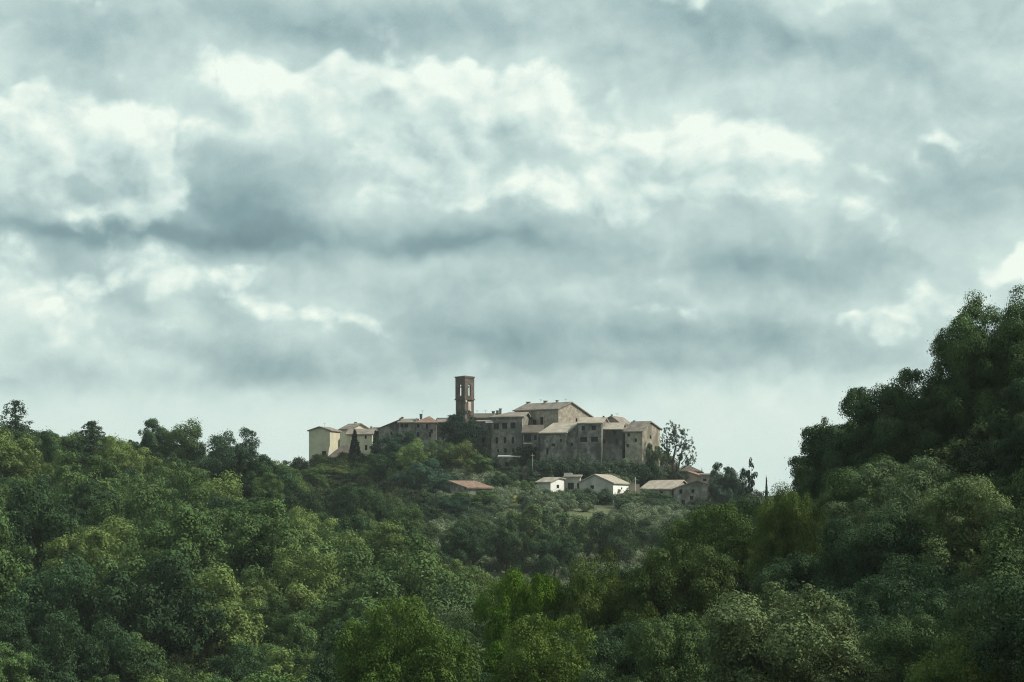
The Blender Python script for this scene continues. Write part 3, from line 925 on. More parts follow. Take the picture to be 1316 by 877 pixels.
house('stone_house', 'end house of the row with sunlit wall beside the leaning open tree', 825.5, 803.5, 786, 554.2, 603, 33, 'ridge', 'stone_tan', 'roof', Rx=848.5, prof=[(0, 554.2), (.42, 541.8), (1, 550.5)],
      win=[(808, 559, 3, 3.5), (817, 566, 2.6, 4), (806.5, 573, 3, 4)], swin=[(836, 562, 2, 4), (843, 576, 2, 4)], chim=[(809, 2, 1.5)], group=G1)
house('lean_to', 'lean to shed with pale sheet roof at the foot of the palazzo', 668, 641, 793, 587.5, 606, 3, 'shed', 'stone_grey', 'sheet', depth=4.5, yR=585.6, win=[(652, 597, 5, 5)], over=.3, cat='shed')
# --- lower houses
G2 = 'lower houses below the hilltop village'
l1, c1, b1, u1, s1, w1, d1, r1 = house('white_house', 'low white house with sunlit side wall and little parapet', 707.5, 690, 762, 619.8, 650, 38, 'ridge', 'white', 'roof_pale', smat='plaster_sunlit', Rx=725, prof=[(0, 619.8), (.6, 614.2), (1, 615.5)],  # side wall takes the plaster copy with sunlight in its colour
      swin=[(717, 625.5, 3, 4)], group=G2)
house('grey_house', 'flat fronted grey house with big window between white house and gabled house', 745, 725.5, 767, 613.6, 650, 4, 'shed', 'grey_shaded', 'roof', depth=7, yR=610.5, win=[(733.5, 625, 7, 8), (743, 624.5, 2.6, 6)], group=G2)
pm_ = MB(); pm_.box(P_(730.5, 611, 768.5), 2.1, 1.2, 1.1); po = pm_.build('parapet', M['white'], None); po.parent = l1; po.location = -l1.location
house('white_house', 'gabled house with blank front shaded grey and side wall sunlit white', 788, 745, 760, 621.2, 652, 27, 'front', 'grey_shaded', 'roof_pale', smat='plaster_sunlit', Rx=808, prof=[(0, 621.2), (.55, 610.2), (1, 619.5)],  # shade of the front and sunlight of the side are painted into the plaster
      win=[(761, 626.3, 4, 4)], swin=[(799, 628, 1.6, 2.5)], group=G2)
gw, gc, gb, gu, gs, gl, gd, gr = house('stone_barn', 'long barn with broad pale tan roof beside the white gabled house', 864, 823.5, 770, 628.8, 655, 22, 'ridge', 'stone_tan', 'roof_pale', depth=15, yR=617.2, win=[(850, 634, 3, 4)], cat='barn')
house('grey_house', 'stone gabled house with four scattered windows at the hamlet end', 909, 866, 765, 628.5, 665, 2, 'front', 'stone_grey', 'roof', depth=9, prof=[(0, 622), (.31, 618), (1, 628.5)],
      win=[(875, 632, 3.4, 5), (890.5, 631, 3.4, 4.5), (889, 640, 4, 5), (878, 646.5, 4, 7)], group=G2)
house('brick_house', 'reddish house with low gable peeping over the pale barn roof', 905, 866, 786, 614.5, 640, 14, 'front', 'pink', 'roof_red', depth=9, prof=[(0, 614), (.58, 606.3), (1, 615)], group=G2)
house('stone_house', 'small dark roofed house under the leaning open tree', 901, 871, 796, 606.5, 630, 6, 'ridge', 'stone_dark', 'roof_dark', depth=8, yR=599, chim=[(883.5, 2.4, 2.5)], hip=(3, 1), group=G2)
house('stone_house', 'small tan annex with a slot window beside the reddish house', 914, 901, 779, 610.8, 650, 3, 'shed', 'stone_tan', 'roof', depth=5, yR=609, win=[(905.5, 617, 4, 2.6)], group=G2)
house('garden_shed', 'low shed with orange tiled roof alone among the trees', 632, 601, 742, 627.6, 642, -30, 'shed', 'stone', 'roof_red', depth=8, yR=618.8, over=.4, cat='shed')

# --- walls, poles and small things of the slope
def free_wall(name, label, pts, Y, ytop, ybot, th=.5, mat='stone'):
    mb = MB()
    n = len(pts)
    for i in range(n - 1):
        a, b = P_(pts[i], 0, Y), P_(pts[i + 1], 0, Y)
        m = (a + b) / 2
        j = random.uniform(-.15, .15)
        zt, zb = Z_(ytop, Y) + j, Z_(ybot, Y)
        mb.box(Vector((m.x, Y + .02 * (i % 2), (zt + zb) / 2)), (b - a).length + .01, th, zt - zb)
    o = mb.build(name, M[mat], weld=False)
    tag(o, label, 'wall')
    return o


free_wall('retaining_wall', 'grey stone retaining wall running below the stone row', list(range(672, 864, 12)), 783, 599.5, 616, mat='stone_dark')
free_wall('garden_wall', 'short pinkish garden wall between white gabled house and barn', [809, 815, 822], 762, 621.5, 645, .4, 'pink')


def pole(name, label, px, y0, y1, Y, r, cat='pole'):
    mb = MB(); a = P_(px, y1, Y); zg = gh(a.x, a.y) - .3
    zt = Z_(y0, Y)
    mb.tube([(0, 0, 0), (0, 0, zt - zg)], [r, r * .75], 8)
    mb.box((0, 0, zt - zg - .5), .9, .1, .1)
    o = mb.build(name, M['trim'])
    o.location = (a.x, a.y, zg)
    tag(o, label, cat)


pole('utility_pole', 'thin pale utility pole rising below the balcony house', 684.5, 583, 620, 780, .07)
pole('utility_pole', 'short pale post beside the pink garden wall', 816.5, 613.5, 634, 760, .16)

# ------------------------------------------------------------------ trees
def leaf_mesh(name, clumps, total, size, rng, flat=.85, droop=.0, mats=None):
    """clumps (n,4): leaf-sized rhombs laid over the skin of every clump, mostly on its upper and outer side"""
    cl = np.asarray(clumps, float)
    wgt = cl[:, 3] ** 2; wgt = wgt / wgt.sum()
    cnt = np.maximum(6, (wgt * total).astype(int))
    idx = np.repeat(np.arange(len(cl)), cnt)
    n = len(idx)
    d = rng.normal(size=(n, 3)); d[:, 2] += .35
    d /= np.linalg.norm(d, axis=1, keepdims=True)
    # every clump is squeezed and stretched its own way, with loose sprays past its skin
    sq = rng.uniform(.7, 1.3, size=(len(cl), 3)) * np.array([1, 1, flat])
    rr = cl[idx, 3] * (0.5 + .55 * rng.random(n) ** .6 + np.where(rng.random(n) < .07, rng.random(n) * .55, 0))
    p = cl[idx, :3] + d * rr[:, None] * sq[idx]
    nrm = d + rng.normal(size=(n, 3)) * .34 + np.array([0, 0, .12])
    nrm /= np.linalg.norm(nrm, axis=1, keepdims=True)
    t = np.cross(nrm, rng.normal(size=(n, 3))); t /= np.linalg.norm(t, axis=1, keepdims=True)
    b = np.cross(nrm, t)
    sz = size * (.45 + 1.15 * rng.random(n) ** 1.3)
    hl, hw = (sz * .62)[:, None], (sz * .40)[:, None]
    bend = nrm * (sz * .12)[:, None]
    V = np.stack([p - t * hl - bend, p - b * hw, p + t * hl - bend, p + b * hw], 1).reshape(-1, 3)
    Fc = np.arange(4 * n, dtype=np.int32)
    me = mesh_np(name, V, Fc, np.full(n, 4), mats or [M['leaf']])
    at = me.attributes.new('leafvar', 'FLOAT', 'FACE')
    cv = rng.random(len(cl))
    val = np.clip(.5 * cv[idx] + .5 * rng.random(n), 0, 1).astype(np.float32)
    at.data.foreach_set('value', val)
    return me


def lobed_crown(rng, H, Rr, z0, nl, per, lr=(.42, .6), cr=(.16, .26), shape='round'):
    """lobes on an ellipsoid skin, smaller clumps on each lobe's skin: uneven outline with gaps"""
    cl, lobes = [], []
    zc, hz = (z0 + H) / 2, (H - z0) / 2
    ga = math.pi * (3 - math.sqrt(5))
    a0 = rng.random() * 6.28
    for i in range(nl):
        f = (i + .5) / nl
        cz = 1 - 1.75 * f
        rad = math.sqrt(max(0, 1 - cz * cz))
        if shape == 'ovoid': rad *= .85 + .25 * f
        a = a0 + i * ga + rng.normal() * .25
        k = .60 + rng.normal() * .16
        lrad = Rr * rng.uniform(*lr) * math.exp(rng.normal() * .16)
        c = np.array([math.cos(a) * rad * Rr * k, math.sin(a) * rad * Rr * k, zc + cz * hz * .72 + rng.normal() * .25])
        lobes.append((c, lrad))
        for j in range(per):
            d = rng.normal(size=3); d[2] += .45; d /= np.linalg.norm(d)
            out = np.array([c[0], c[1], 0]); no = np.linalg.norm(out)
            if no > .2: d += out / no * .45; d /= np.linalg.norm(d)
            q = c + d * lrad * rng.uniform(.6, 1.12) * np.array([1, 1, .85])
            if q[2] > H: q[2] = H - rng.random() * .3
            cl.append((*q, Rr * rng.uniform(*cr) * math.exp(rng.normal() * .25)))
    # a loose heart so that light does not shine straight through
    for j in range(nl * 2):
        d = rng.normal(size=3); d /= np.linalg.norm(d)
        cl.append((*(np.array([0, 0, zc]) + d * np.array([Rr, Rr, hz]) * .42), Rr * .26))
    return np.array(cl), lobes


def trunk_mesh(name, H, z0, r, lobes, rng, lean=0.0, nlimb=8):
    mb = MB()
    top = z0 + (H - z0) * .55
    pts = [Vector((0, 0, -.6))]
    for i in range(1, 6):
        f = i / 5
        pts.append(Vector((rng.normal() * .12 + lean * f, rng.normal() * .12, f * top)))
    mb.tube(pts, [r * 1.35, r * 1.05, r * .9, r * .75, r * .55, r * .3], 7)
    for c, lr in list(lobes)[:nlimb]:
        st = pts[2 + int(rng.integers(0, 3))]
        e = Vector(c)
        mid = st.lerp(e, .5) + Vector((rng.normal() * .2, rng.normal() * .2, -.25))
        mb.tube([st, mid, e], [r * .42, r * .28, r * .1], 5)
    return mb.mesh(name, M['bark'])


PROTO = {}


def make_proto(key, H, Rr, z0, nl, per, total, leaf, seed, tr=.22, **kw):
    rng = np.random.default_rng(seed)
    cl, lobes = lobed_crown(rng, H, Rr, z0, nl, per, **kw)
    PROTO[key] = (leaf_mesh('crown_' + key, cl, total, leaf, rng), trunk_mesh('trunk_' + key, H, z0, tr, lobes, rng), H, Rr)


# far broadleaf trees (seen at 330 m and beyond)
for i in range(6):
    make_proto('oak%d' % i, 9.0 + .5 * (i % 3), 4.3 + .3 * (i % 2), 1.0, 9 + i % 4, 8, 36000, .165, 100 + i, lr=(.32, .52), cr=(.13, .23))
for i in range(3):
    make_proto('elm%d' % i, 10.0, 3.6, 1.2, 10, 8, 34000, .165, 200 + i, shape='ovoid', lr=(.32, .52), cr=(.14, .25))
# near broadleaf trees (seen at 130 to 300 m)
for i in range(5):
    make_proto('near%d' % i, 9.6, 4.7 - .2 * i, .8, 13 + i % 3, 16, 120000, .098, 300 + i, lr=(.34, .52), cr=(.10, .19))
# shrubs
for i in range(3):
    make_proto('shrub%d' % i, 2.6, 1.9, 0.0, 7, 8, 6500, .14, 400 + i, tr=.06, lr=(.4, .6), cr=(.2, .3))


def special_protos():
    make_proto('round', 9.0, 4.3, .4, 20, 9, 34000, .165, 501, lr=(.36, .44), cr=(.14, .20))
    # cypress: narrow flame
    rng = np.random.default_rng(51)
    cl = []
    Hc = 8.4
    for i in range(150):
        f = rng.random() ** .8
        rad = 1.35 * (math.sin(math.pi * min(1, f * .9 + .12)) ** .8) * (1 - f * .55)
        a = rng.random() * 6.28
        cl.append((math.cos(a) * rad * .75, math.sin(a) * rad * .75, .3 + f * (Hc - .6), .22 + .22 * (1 - f)))
    PROTO['cypress'] = (leaf_mesh('crown_cypress', cl, 13000, .17, rng, flat=1.6), trunk_mesh('trunk_cypress', Hc, .3, .16, [], rng), Hc, 1.35)
    # pointed conifers with layered boughs
    for k, (Hc, Rc) in enumerate(((11, 3.4), (10, 3.0))):
        rng = np.random.default_rng(61 + k)
        cl, lob = [], []
        for t in range(15):
            f = t / 14
            z = 1.2 + f * (Hc - 1.5)
            rad = Rc * (1 - f) ** .62 + .3
            nb = max(3, int(8 * (1 - f) + 2))
            for b in range(nb):
                a = 6.28 * (b + rng.random() * .7) / nb + t
                rr = rad * rng.uniform(.65, 1.12)
                lob.append((np.array([math.cos(a) * rr * .8, math.sin(a) * rr * .8, z]), .4))
                for q in np.linspace(.25, 1, max(2, int(rr / .55))):
                    cl.append((math.cos(a) * rr * q, math.sin(a) * rr * q, z - .25 * q + rng.normal() * .12 + .3 * q * q, .48 + .2 * (1 - f)))
        PROTO['conifer%d' % k] = (leaf_mesh('crown_conifer', cl, 24000, .2, rng, flat=.8), trunk_mesh('trunk_conifer', Hc * 1.55, .4, .2, lob, rng, nlimb=30), Hc, Rc)
    # open old tree leaning beside the end house: forked trunk, rounded tufts with sky between
    rng = np.random.default_rng(75)
    tufts = [(-1.9, .2, 8.6, 1.1), (-.7, -.3, 9.4, 1.0), (.4, .3, 8.7, 1.0), (1.4, -.2, 8.3, 1.05), (2.4, .4, 7.0, 1.05), (2.9, -.4, 5.4, 1.0), (3.5, .2, 4.1, .85), (1.6, .8, 6.2, .95),
             (-2.4, .5, 7.0, 1.0), (-2.8, -.3, 5.2, .8), (-1.2, -.6, 6.8, .9), (.2, -.8, 6.9, .85), (2.3, -.9, 3.6, .6), (-.4, .9, 7.8, .9), (-1.6, .5, 5.6, .6), (1.0, .2, 4.6, .55), (-2.3, -.6, 3.6, .55)]
    cl, lob = [], []
    for (x, y, z, r) in tufts:
        lob.append((np.array([x, y, z]), r))
        for j in range(20):
            d = rng.normal(size=3); d[2] += .2; d /= np.linalg.norm(d)
            cl.append((*(np.array([x, y, z]) + d * r * rng.uniform(.35, 1.45)), rng.uniform(.16, .36)))
    lm = leaf_mesh('crown_open', cl, 6500, .18, rng)
    mb = MB()
    mb.tube([(.35, 0, -.6), (.15, 0, 1.0), (-.45, 0, 2.4), (-.55, 0, 3.8), (-.2, .1, 5.2), (.1, 0, 6.6)], [.42, .36, .32, .27, .2, .1], 8)
    mb.tube([(-.1, 0, 1.5), (.7, .1, 3.0), (1.1, 0, 4.6), (1.5, .2, 6.2)], [.26, .2, .15, .07], 7)
    mb.tube([(-.55, 0, 3.4), (-1.4, .1, 4.6), (-1.8, .2, 6.0), (-2.0, .2, 7.4)], [.2, .16, .1, .05], 6)
    for c, r in lob:
        st = Vector((.1 if abs(c[0]) < 1.2 else (1.2 if c[0] > 0 else -1.5), 0, max(2.5, c[2] - 2.0)))
        mb.tube([st, st.lerp(Vector(c), .5) + Vector((0, 0, -.2)), Vector(c)], [.1, .07, .03], 5)
    PROTO['open'] = (lm, mb.mesh('trunk_open', M['bark']), 10.2, 3.6)
    # sparse sapling with see-through twigs
    rng = np.random.default_rng(77)
    cl, lob = [], []
    for j in range(20):
        a, f = rng.random() * 6.28, rng.random()
        rr = 1.6 * rng.random() ** .5 * (1 - .4 * f)
        z = 2.2 + f * 4.4
        lob.append((np.array([math.cos(a) * rr, math.sin(a) * rr, z]), .3))
        for q in range(3): cl.append((math.cos(a) * rr + rng.normal() * .25, math.sin(a) * rr + rng.normal() * .25, z + rng.normal() * .25, .26))
    PROTO['sapling'] = (leaf_mesh('crown_sapling', cl, 1500, .2, rng), trunk_mesh('trunk_sapling', 9, .5, .1, lob, rng, nlimb=20), 7.0, 1.8)


special_protos()

TREE_LOG = []


def plant(name, label, cat, key, x, y, scale, tint, rz=None, zs=1.0, group=None, z=None):
    cm, tm, H, Rr = PROTO[key]
    z0 = (gh(x, y) - .15) if z is None else z
    root = empty(name, (x, y, z0), random.uniform(0, 6.28) if rz is None else rz)
    root.scale = (scale, scale, scale * zs)
    t = put(bpy.data.objects.new('trunk', tm), root)
    c = put(bpy.data.objects.new('crown', cm), root)
    c['tint'] = [float(v) for v in tint]
    tag(root, label, cat, group)
    return root


# tints: linear albedo
DARK = (.020, .038, .018); DEEP = (.016, .034, .020); MID = (.040, .066, .024); OLIVE = (.056, .070, .024)
BRIGHT = (.075, .105, .022); SAGE = (.070, .092, .048); BLUE = (.026, .050, .032)

SHOWN = []  # trees that stand clear in front
HAND = []   # (x, y, radius) of hand-set trees, kept clear of the general wood


def set_tree(px, ytop, ybase, Y, wpx, key, tint, name, label, cat='tree', group=None, rz=None):
    """tree given by its photo column, crown top row, foot row and width: real size follows from its distance"""
    cm, tm, H, Rr = PROTO[key]
    x = X_(px, Y)
    ht = (ybase - ytop) * Y / F
    zf = Z_(ybase, Y)
    zg = gh(x, Y)
    # stand it on the ground: keep the top row, let the foot follow the terrain
    ht = Z_(ytop, Y) - (zg - .15)
    if ht < 1.0: ht = (ybase - ytop) * Y / F
    sxy = wpx * Y / F / (2 * Rr)
    sz = ht / H
    HAND.append((x, Y, wpx * Y / F / 2))
    SHOWN.append((px, ytop, wpx, Y))
    return plant(name, label, cat, key, x, Y, sxy, tint, rz=rz, zs=sz / sxy, group=group)


# --- trees and shrubs set among the village
set_tree(456, 552, 597, 795, 19, 'cypress', (.008, .014, .009), 'cypress_tree', 'tall dark cypress standing before the cream houses')
set_tree(484, 562, 604, 796, 24, 'conifer1', (.016, .03, .02), 'conifer_tree', 'dark pointed conifer beside the cypress and pink house')
set_tree(594, 530, 592, 799, 54, 'round', (.020, .036, .025), 'round_tree', 'big round dark evergreen tree directly below the bell tower')
set_tree(868, 544, 600, 786, 44, 'open', (.055, .078, .052), 'open_tree', 'open old tree with forked trunk beside the end house', rz=0.0)
GV = 'trees on the slope below the stone row'
for i, (px, yt, yb, Y, w, key, tint, lab) in enumerate([
    (512, 555, 610, 792, 56, 'oak2', DEEP, 'dark spreading tree in front of the stone house with small windows'),
    (527, 572, 640, 775, 50, 'oak1', (.07, .10, .035), 'light green tree with yellowish top below the stone row'),
    (497, 583, 640, 778, 60, 'oak3', DARK, 'dark tree directly below the pointed conifer'),
    (543, 592, 650, 768, 60, 'oak4', BLUE, 'blue green tree in the hollow above the tiled shed'),
    (563, 566, 615, 790, 44, 'oak5', MID, 'mid green tree against the stone row beside the round tree'),
    (590, 572, 625, 788, 50, 'oak1', OLIVE, 'olive green tree below the round dark evergreen'),
    (616, 585, 635, 782, 36, 'elm0', MID, 'slim green tree below the narrow stone house'),
    (574, 610, 660, 752, 56, 'oak2', BLUE, 'blue green tree left of the orange tiled shed'),
    (612, 630, 672, 728, 62, 'oak0', MID, 'mid green tree in front of the tiled shed'),
    (580, 638, 690, 720, 60, 'oak3', DEEP, 'deep green tree down the slope from the tiled shed'),
    (648, 608, 645, 765, 40, 'oak5', DARK, 'dark tree between the tiled shed and white house'),
    (672, 618, 645, 760, 34, 'oak4', MID, 'bushy green tree left of the low white house'),
    (430, 598, 625, 785, 46, 'oak3', OLIVE, 'olive tree at the foot of the tall cream house'),
    (405, 603, 640, 770, 46, 'oak1', MID, 'green tree under the square window of the cream house'),
    (470, 597, 640, 782, 44, 'oak2', MID, 'green tree between cypress and pointed conifer'),
    (839, 570, 598, 782, 22, 'oak0', (.036, .05, .028), 'ivy dark tree leaning on the end house wall'),
    (846, 632, 660, 755, 36, 'oak2', (.03, .055, .025), 'rounded green tree in front of the pale barn roof'),
    (812, 634, 665, 752, 40, 'oak1', SAGE, 'sage green tree below the white gabled house'),
    (926, 598, 660, 770, 40, 'elm1', (.03, .045, .03), 'grey green tree at the end of the hamlet'),
    (945, 602, 665, 770, 40, 'oak5', (.026, .042, .028), 'dark tree beyond the hamlet end'),
]):
    set_tree(px, yt, yb, Y, w, key, tuple(t * 1.45 for t in tint), 'broadleaf_tree', lab, group=GV)
set_tree(962, 590, 650, 640, 30, 'sapling', (.016, .028, .016), 'sapling_tree', 'thin see through sapling against the sky in the gap')
set_tree(985, 613, 650, 640, 10, 'cypress', (.016, .028, .018), 'cypress_tree', 'tiny slender cypress in the gap by the near hill')
# skyline trees of the left ridge
GS = 'trees standing out on the left ridge'
for px, yt, w, key, tint, lab in [
    (20, 514, 74, 'conifer0', (.022, .036, .022), 'tall pointed conifer standing up from the wooded ridge'),
    (118, 541, 80, 'conifer1', (.022, .036, .022), 'broad dark conifer half sunk in the ridge wood'),
    (194, 537, 50, 'elm0', (.024, .040, .022), 'slim upright tree rising from the ridge beside a rounded tree'),
    (232, 549, 80, 'oak1', (.034, .052, .024), 'rounded tree next to the slim upright ridge tree'),
    (298, 551, 86, 'oak5', (.020, .034, .020), 'irregular open crowned tree with sky showing through on the ridge'),
    (332, 580, 62, 'oak4', DARK, 'low dark tree ending the skyline row on the ridge'),
]:
    set_tree(px, yt + 2, 640, 602, w, key, tuple(t * 1.75 for t in tint), 'ridge_tree', lab, group=GS)

# --- near trees that give the foreground its shape
GN = 'large trees of the near hillside'
for px, yt, Y, w, tint, lab in [
    (512, 778, 178, 185, (.046, .074, .018), 'bright fresh green tree in the hollow before the valley'),
    (675, 742, 205, 130, (.038, .072, .010), 'saturated green tree at the toe of the near hill'),
    (1010, 748, 150, 250, (.060, .080, .036), 'big sage tinted tree in front of the near hill'),
    (1312, 380, 240, 160, (.044, .070, .028), 'topmost dark tree on the crest of the near hill'),
    (1246, 422, 240, 118, (.040, .064, .026), 'dark tree stepping down from the hill crest'),
    (1178, 482, 241, 130, (.036, .058, .026), 'dark leafy tree on the level ledge of the hill crest'),
    (1118, 502, 243, 125, (.032, .052, .025), 'dark crest tree with sky glinting through its crown'),
    (1080, 535, 247, 84, (.032, .052, .025), 'narrow dark tree where the near hill crest drops'),
    (1054, 590, 250, 76, (.036, .054, .024), 'olive dark tree at the low end of the hill crest'),
    (1010, 632, 225, 110, (.045, .066, .018), 'olive green tree lit on the shoulder of the near hill'),
    (920, 655, 232, 150, (.034, .054, .016), 'broad olive tree low on the near hill shoulder'),
    (1250, 620, 190, 170, (.062, .085, .036), 'pale green tree half way down the near hill'),
    (880, 690, 205, 150, (.032, .048, .016), 'wide dull green tree in the middle of the near hillside'),
    (780, 720, 205, 140, (.040, .058, .016), 'brown green tree beside the saturated green one'),
    (1235, 830, 140, 190, (.055, .080, .022), 'yellow green tree low in front beside the sage tree'),
    (700, 800, 165, 170, (.05, .075, .018), 'green tree in front of the brown green one'),
    (850, 800, 158, 160, (.045, .068, .026), 'dull sage tree left of the big sage tinted tree'),
]:
    k = 'near%d' % (len(HAND) % 5)
    set_tree(px, yt, yt + 240, Y, w, k, tuple(t * 1.3 for t in tint), 'hillside_tree', lab, group=GN)


# --- the general wood
FAR_LIM = np.array([(-300, 540), (0, 549), (60, 557), (100, 562), (150, 567), (200, 575), (250, 583), (300, 589), (350, 598), (390, 606), (440, 613), (480, 630), (520, 648),
                    (690, 655), (760, 668), (880, 668), (930, 650), (1000, 640), (1300, 640)], float)
VIL_LIM = np.array([(470, 606), (560, 604), (690, 612)], float)
MID_LIM = np.array([(-300, 540), (200, 575), (300, 640), (380, 662), (440, 668), (480, 672), (530, 690), (570, 715), (600, 742), (640, 758), (700, 768), (800, 764), (900, 725), (1000, 640), (1300, 640)], float)
NEAR_LIM = np.array([(-300, 905), (150, 890), (250, 872), (350, 848), (430, 805), (512, 782), (600, 795), (640, 765), (680, 745), (740, 732), (800, 714), (860, 692), (900, 664), (940, 640),
                     (1000, 622), (1040, 606), (1058, 572), (1080, 535), (1130, 508), (1160, 495), (1205, 482), (1222, 450), (1245, 424), (1270, 404), (1310, 392), (1400, 360), (1700, 290)], float)


LIM_RNG = np.random.default_rng(8)


def shown_part(Y): return .55 if 595 < Y < 610 else 1.0


def fit_height(px, y, z, h, sc):
    """keeps a wood's canopy at the height it has on its hill: shorter trees near the edge, none where they would overtop"""
    lim = NEAR_LIM if y < 330 else (MID_LIM if y < 590 and px > 200 else FAR_LIM)
    if y > 745 and 470 < px < 690: lim = VIL_LIM
    for (hx, hy, hw, hY) in SHOWN:
        if y < hY and abs(px - hx) < hw * .45 + 2.6 * sc / y * F and HY - (z + h * sc) / y * F < hy + hw * .55 * shown_part(hY): return None
    half = 1.5 * sc / y * F if lim is NEAR_LIM else 0.0
    row = max(float(np.interp(px + k * half, lim[:, 0], lim[:, 1])) for k in (-1, 0, 1))
    room = Z_(row, y) - z - (abs(LIM_RNG.normal()) * 1.1 - .6 if lim is FAR_LIM else 0.0)
    if room >= h * sc: return sc
    k = room / h
    return k if k > .55 else None


def wood():
    rng = np.random.default_rng(33)
    pts = []
    def ok(x, y, r):
        for (fx, fy, fr) in FOOT:
            if (x - fx) ** 2 + (y - fy) ** 2 < (fr + r) ** 2: return False
        for (fx, fy, fr) in HAND:
            if (x - fx) ** 2 + (y - fy) ** 2 < (fr * .75 + r * .55) ** 2: return False
        return True
    grid = {}
    y = 126.0
    cand = []
    for _ in range(16000):
        # uniform over the wedge the photo can see, plus a margin each side
        yy = math.sqrt(rng.random() * (800 ** 2 - 126 ** 2) + 126 ** 2)
        xx = rng.uniform(-.205, .205) * yy
        cand.append((xx, yy))
    zg = ground_h(np.array([c[0] for c in cand]), np.array([c[1] for c in cand]))
    kept = []
    for (x, y), z in zip(cand, zg):
        px = CX + x / y * F; py = HY - z / y * F
        near = y < 300
        sp = 6.5 if near else 7.7
        scrub = (630 < px < 880 and 500 < y < 765)
        if scrub and rng.random() > .05: continue
        if y > (772 if 470 < px < 690 else 735) and 380 < px < 930: continue
        if y > 700 and rng.random() > .6: continue
        sc = float(np.clip(math.exp(rng.normal(.02, .24)), .62, 1.55))
        sc = fit_height(px, y, float(z), 9.6 if near else 10.6, sc)
        if sc is None: continue
        r = sp / 2 * sc
        if not ok(x, y, r): continue
        g = (int(x // 8), int(y // 8))
        bad = False
        for i in (-1, 0, 1):
            for j in (-1, 0, 1):
                for (qx, qy, qr) in grid.get((g[0] + i, g[1] + j), ()):
                    if (qx - x) ** 2 + (qy - y) ** 2 < (qr + r) ** 2 * 1.0: bad = True
        if bad: continue
        grid.setdefault(g, []).append((x, y, r))
        kept.append((x, y, float(z), sc, px, py))
    # crude visibility: paint crowns front to back on a coarse grid
    gw, gh_ = 329, 220
    cov = np.zeros((gh_, gw), bool)
    items = []
    for (x, y, r) in HAND:
        items.append((y, None, x, r, 9.0, gh(x, y)))
    for i, (x, y, z, sc, px, py) in enumerate(kept):
        f_ = 1.0 if y < 300 else 1.12
        items.append((y, i, x, 4.3 * sc * f_, 9.3 * sc * f_, z))
    items.sort(key=lambda t: t[0])
    vis = np.zeros(len(kept))
    YY, XX = np.mgrid[0:gh_, 0:gw]
    for (y, i, x, r, h, z) in items:
        cx = (CX + x / y * F) / 4; cy = (HY - (z + h * .55) / y * F) / 4
        rx = r * .92 / y * F / 4; ry = h * .46 / y * F / 4
        x0, x1 = int(max(0, cx - rx)), int(min(gw - 1, cx + rx)) + 1
        y0, y1 = int(max(0, cy - ry)), int(min(gh_ - 1, cy + ry * 2.2)) + 1
        if x1 <= x0 or y1 <= y0: continue
        sx, sy = XX[y0:y1, x0:x1], YY[y0:y1, x0:x1]
        m = ((sx - cx) / rx) ** 2 + (np.where(sy > cy, (sy - cy) * .45, sy - cy) / ry) ** 2 < 1
        sub = cov[y0:y1, x0:x1]
        if i is not None: vis[i] = (m & ~sub).sum()
        sub |= m
    order = np.argsort(-vis)
    nind = 290
    chosen = set(int(i) for i in order[:nind] if vis[i] > 0)
    print('WOOD total', len(kept), 'visible', int((vis > 0).sum()), 'smallest individual', vis[order[nind - 1]] * 16)
    rest = []
    for i, (x, y, z, sc, px, py) in enumerate(kept):
        near = y < 300
        right = near and px > 430
        # colour: patches of like trees, some individuals differ
        a = mnoise.noise(Vector((x * .022, y * .022, 3.1)))
        b = rng.random()
        v = a * .9 + (b - .5) * 1.15
        if right:
            pal_ = [((.026, .047, .022), 'dark green'), ((.041, .065, .026), 'olive green'), ((.060, .085, .042), 'sage green')]
        elif y > 600 and px > 480:
            pal_ = [((.032, .053, .025), 'dark green'), ((.056, .080, .034), 'olive green'), ((.085, .108, .052), 'sage green')]
        else:
            pal_ = [((.025, .047, .021), 'dark green'), ((.050, .082, .030), 'olive green'), ((.090, .124, .042), 'yellow green')]
        q = 0 if v < -.16 else (1 if v < .26 else 2)
        tint, tone = pal_[q]
        j = rng.uniform(.92, 1.3)
        tint = tuple(t * j for t in tint)
        if near: key = 'near%d' % rng.integers(0, 5)
        else: key = ('oak%d' % rng.integers(0, 6)) if rng.random() < .8 else 'elm%d' % rng.integers(0, 3)
        sxy = sc * (1.0 if near else 1.12)
        if i in chosen:
            if right: zone, grp = 'in the wood of the near hill', 'near'
            elif y > 690: zone, grp = 'on the slope just below the village', 'slope'
            elif y > 555 and px < 480: zone, grp = 'in the crest wood of the left ridge', 'crest'
            elif px > 480 and y > 420: zone, grp = 'on the valley floor below the village', 'valley'
            else: zone, grp = 'on the face of the left wooded hill', 'face'
            shape = ('small ' if sc < .85 else ('big ' if sc > 1.15 else '')) + ('tall ' if key.startswith('elm') else 'rounded ')
            plant('broadleaf_tree', shape + tone + ' tree ' + zone, 'tree', key, x, y, sxy, tint, group='%s%s trees %s' % (shape, tone, zone), z=z - .15)
        else:
            rest.append((x, y, z - .15, sxy, tint, key))
    return rest


REST = wood()


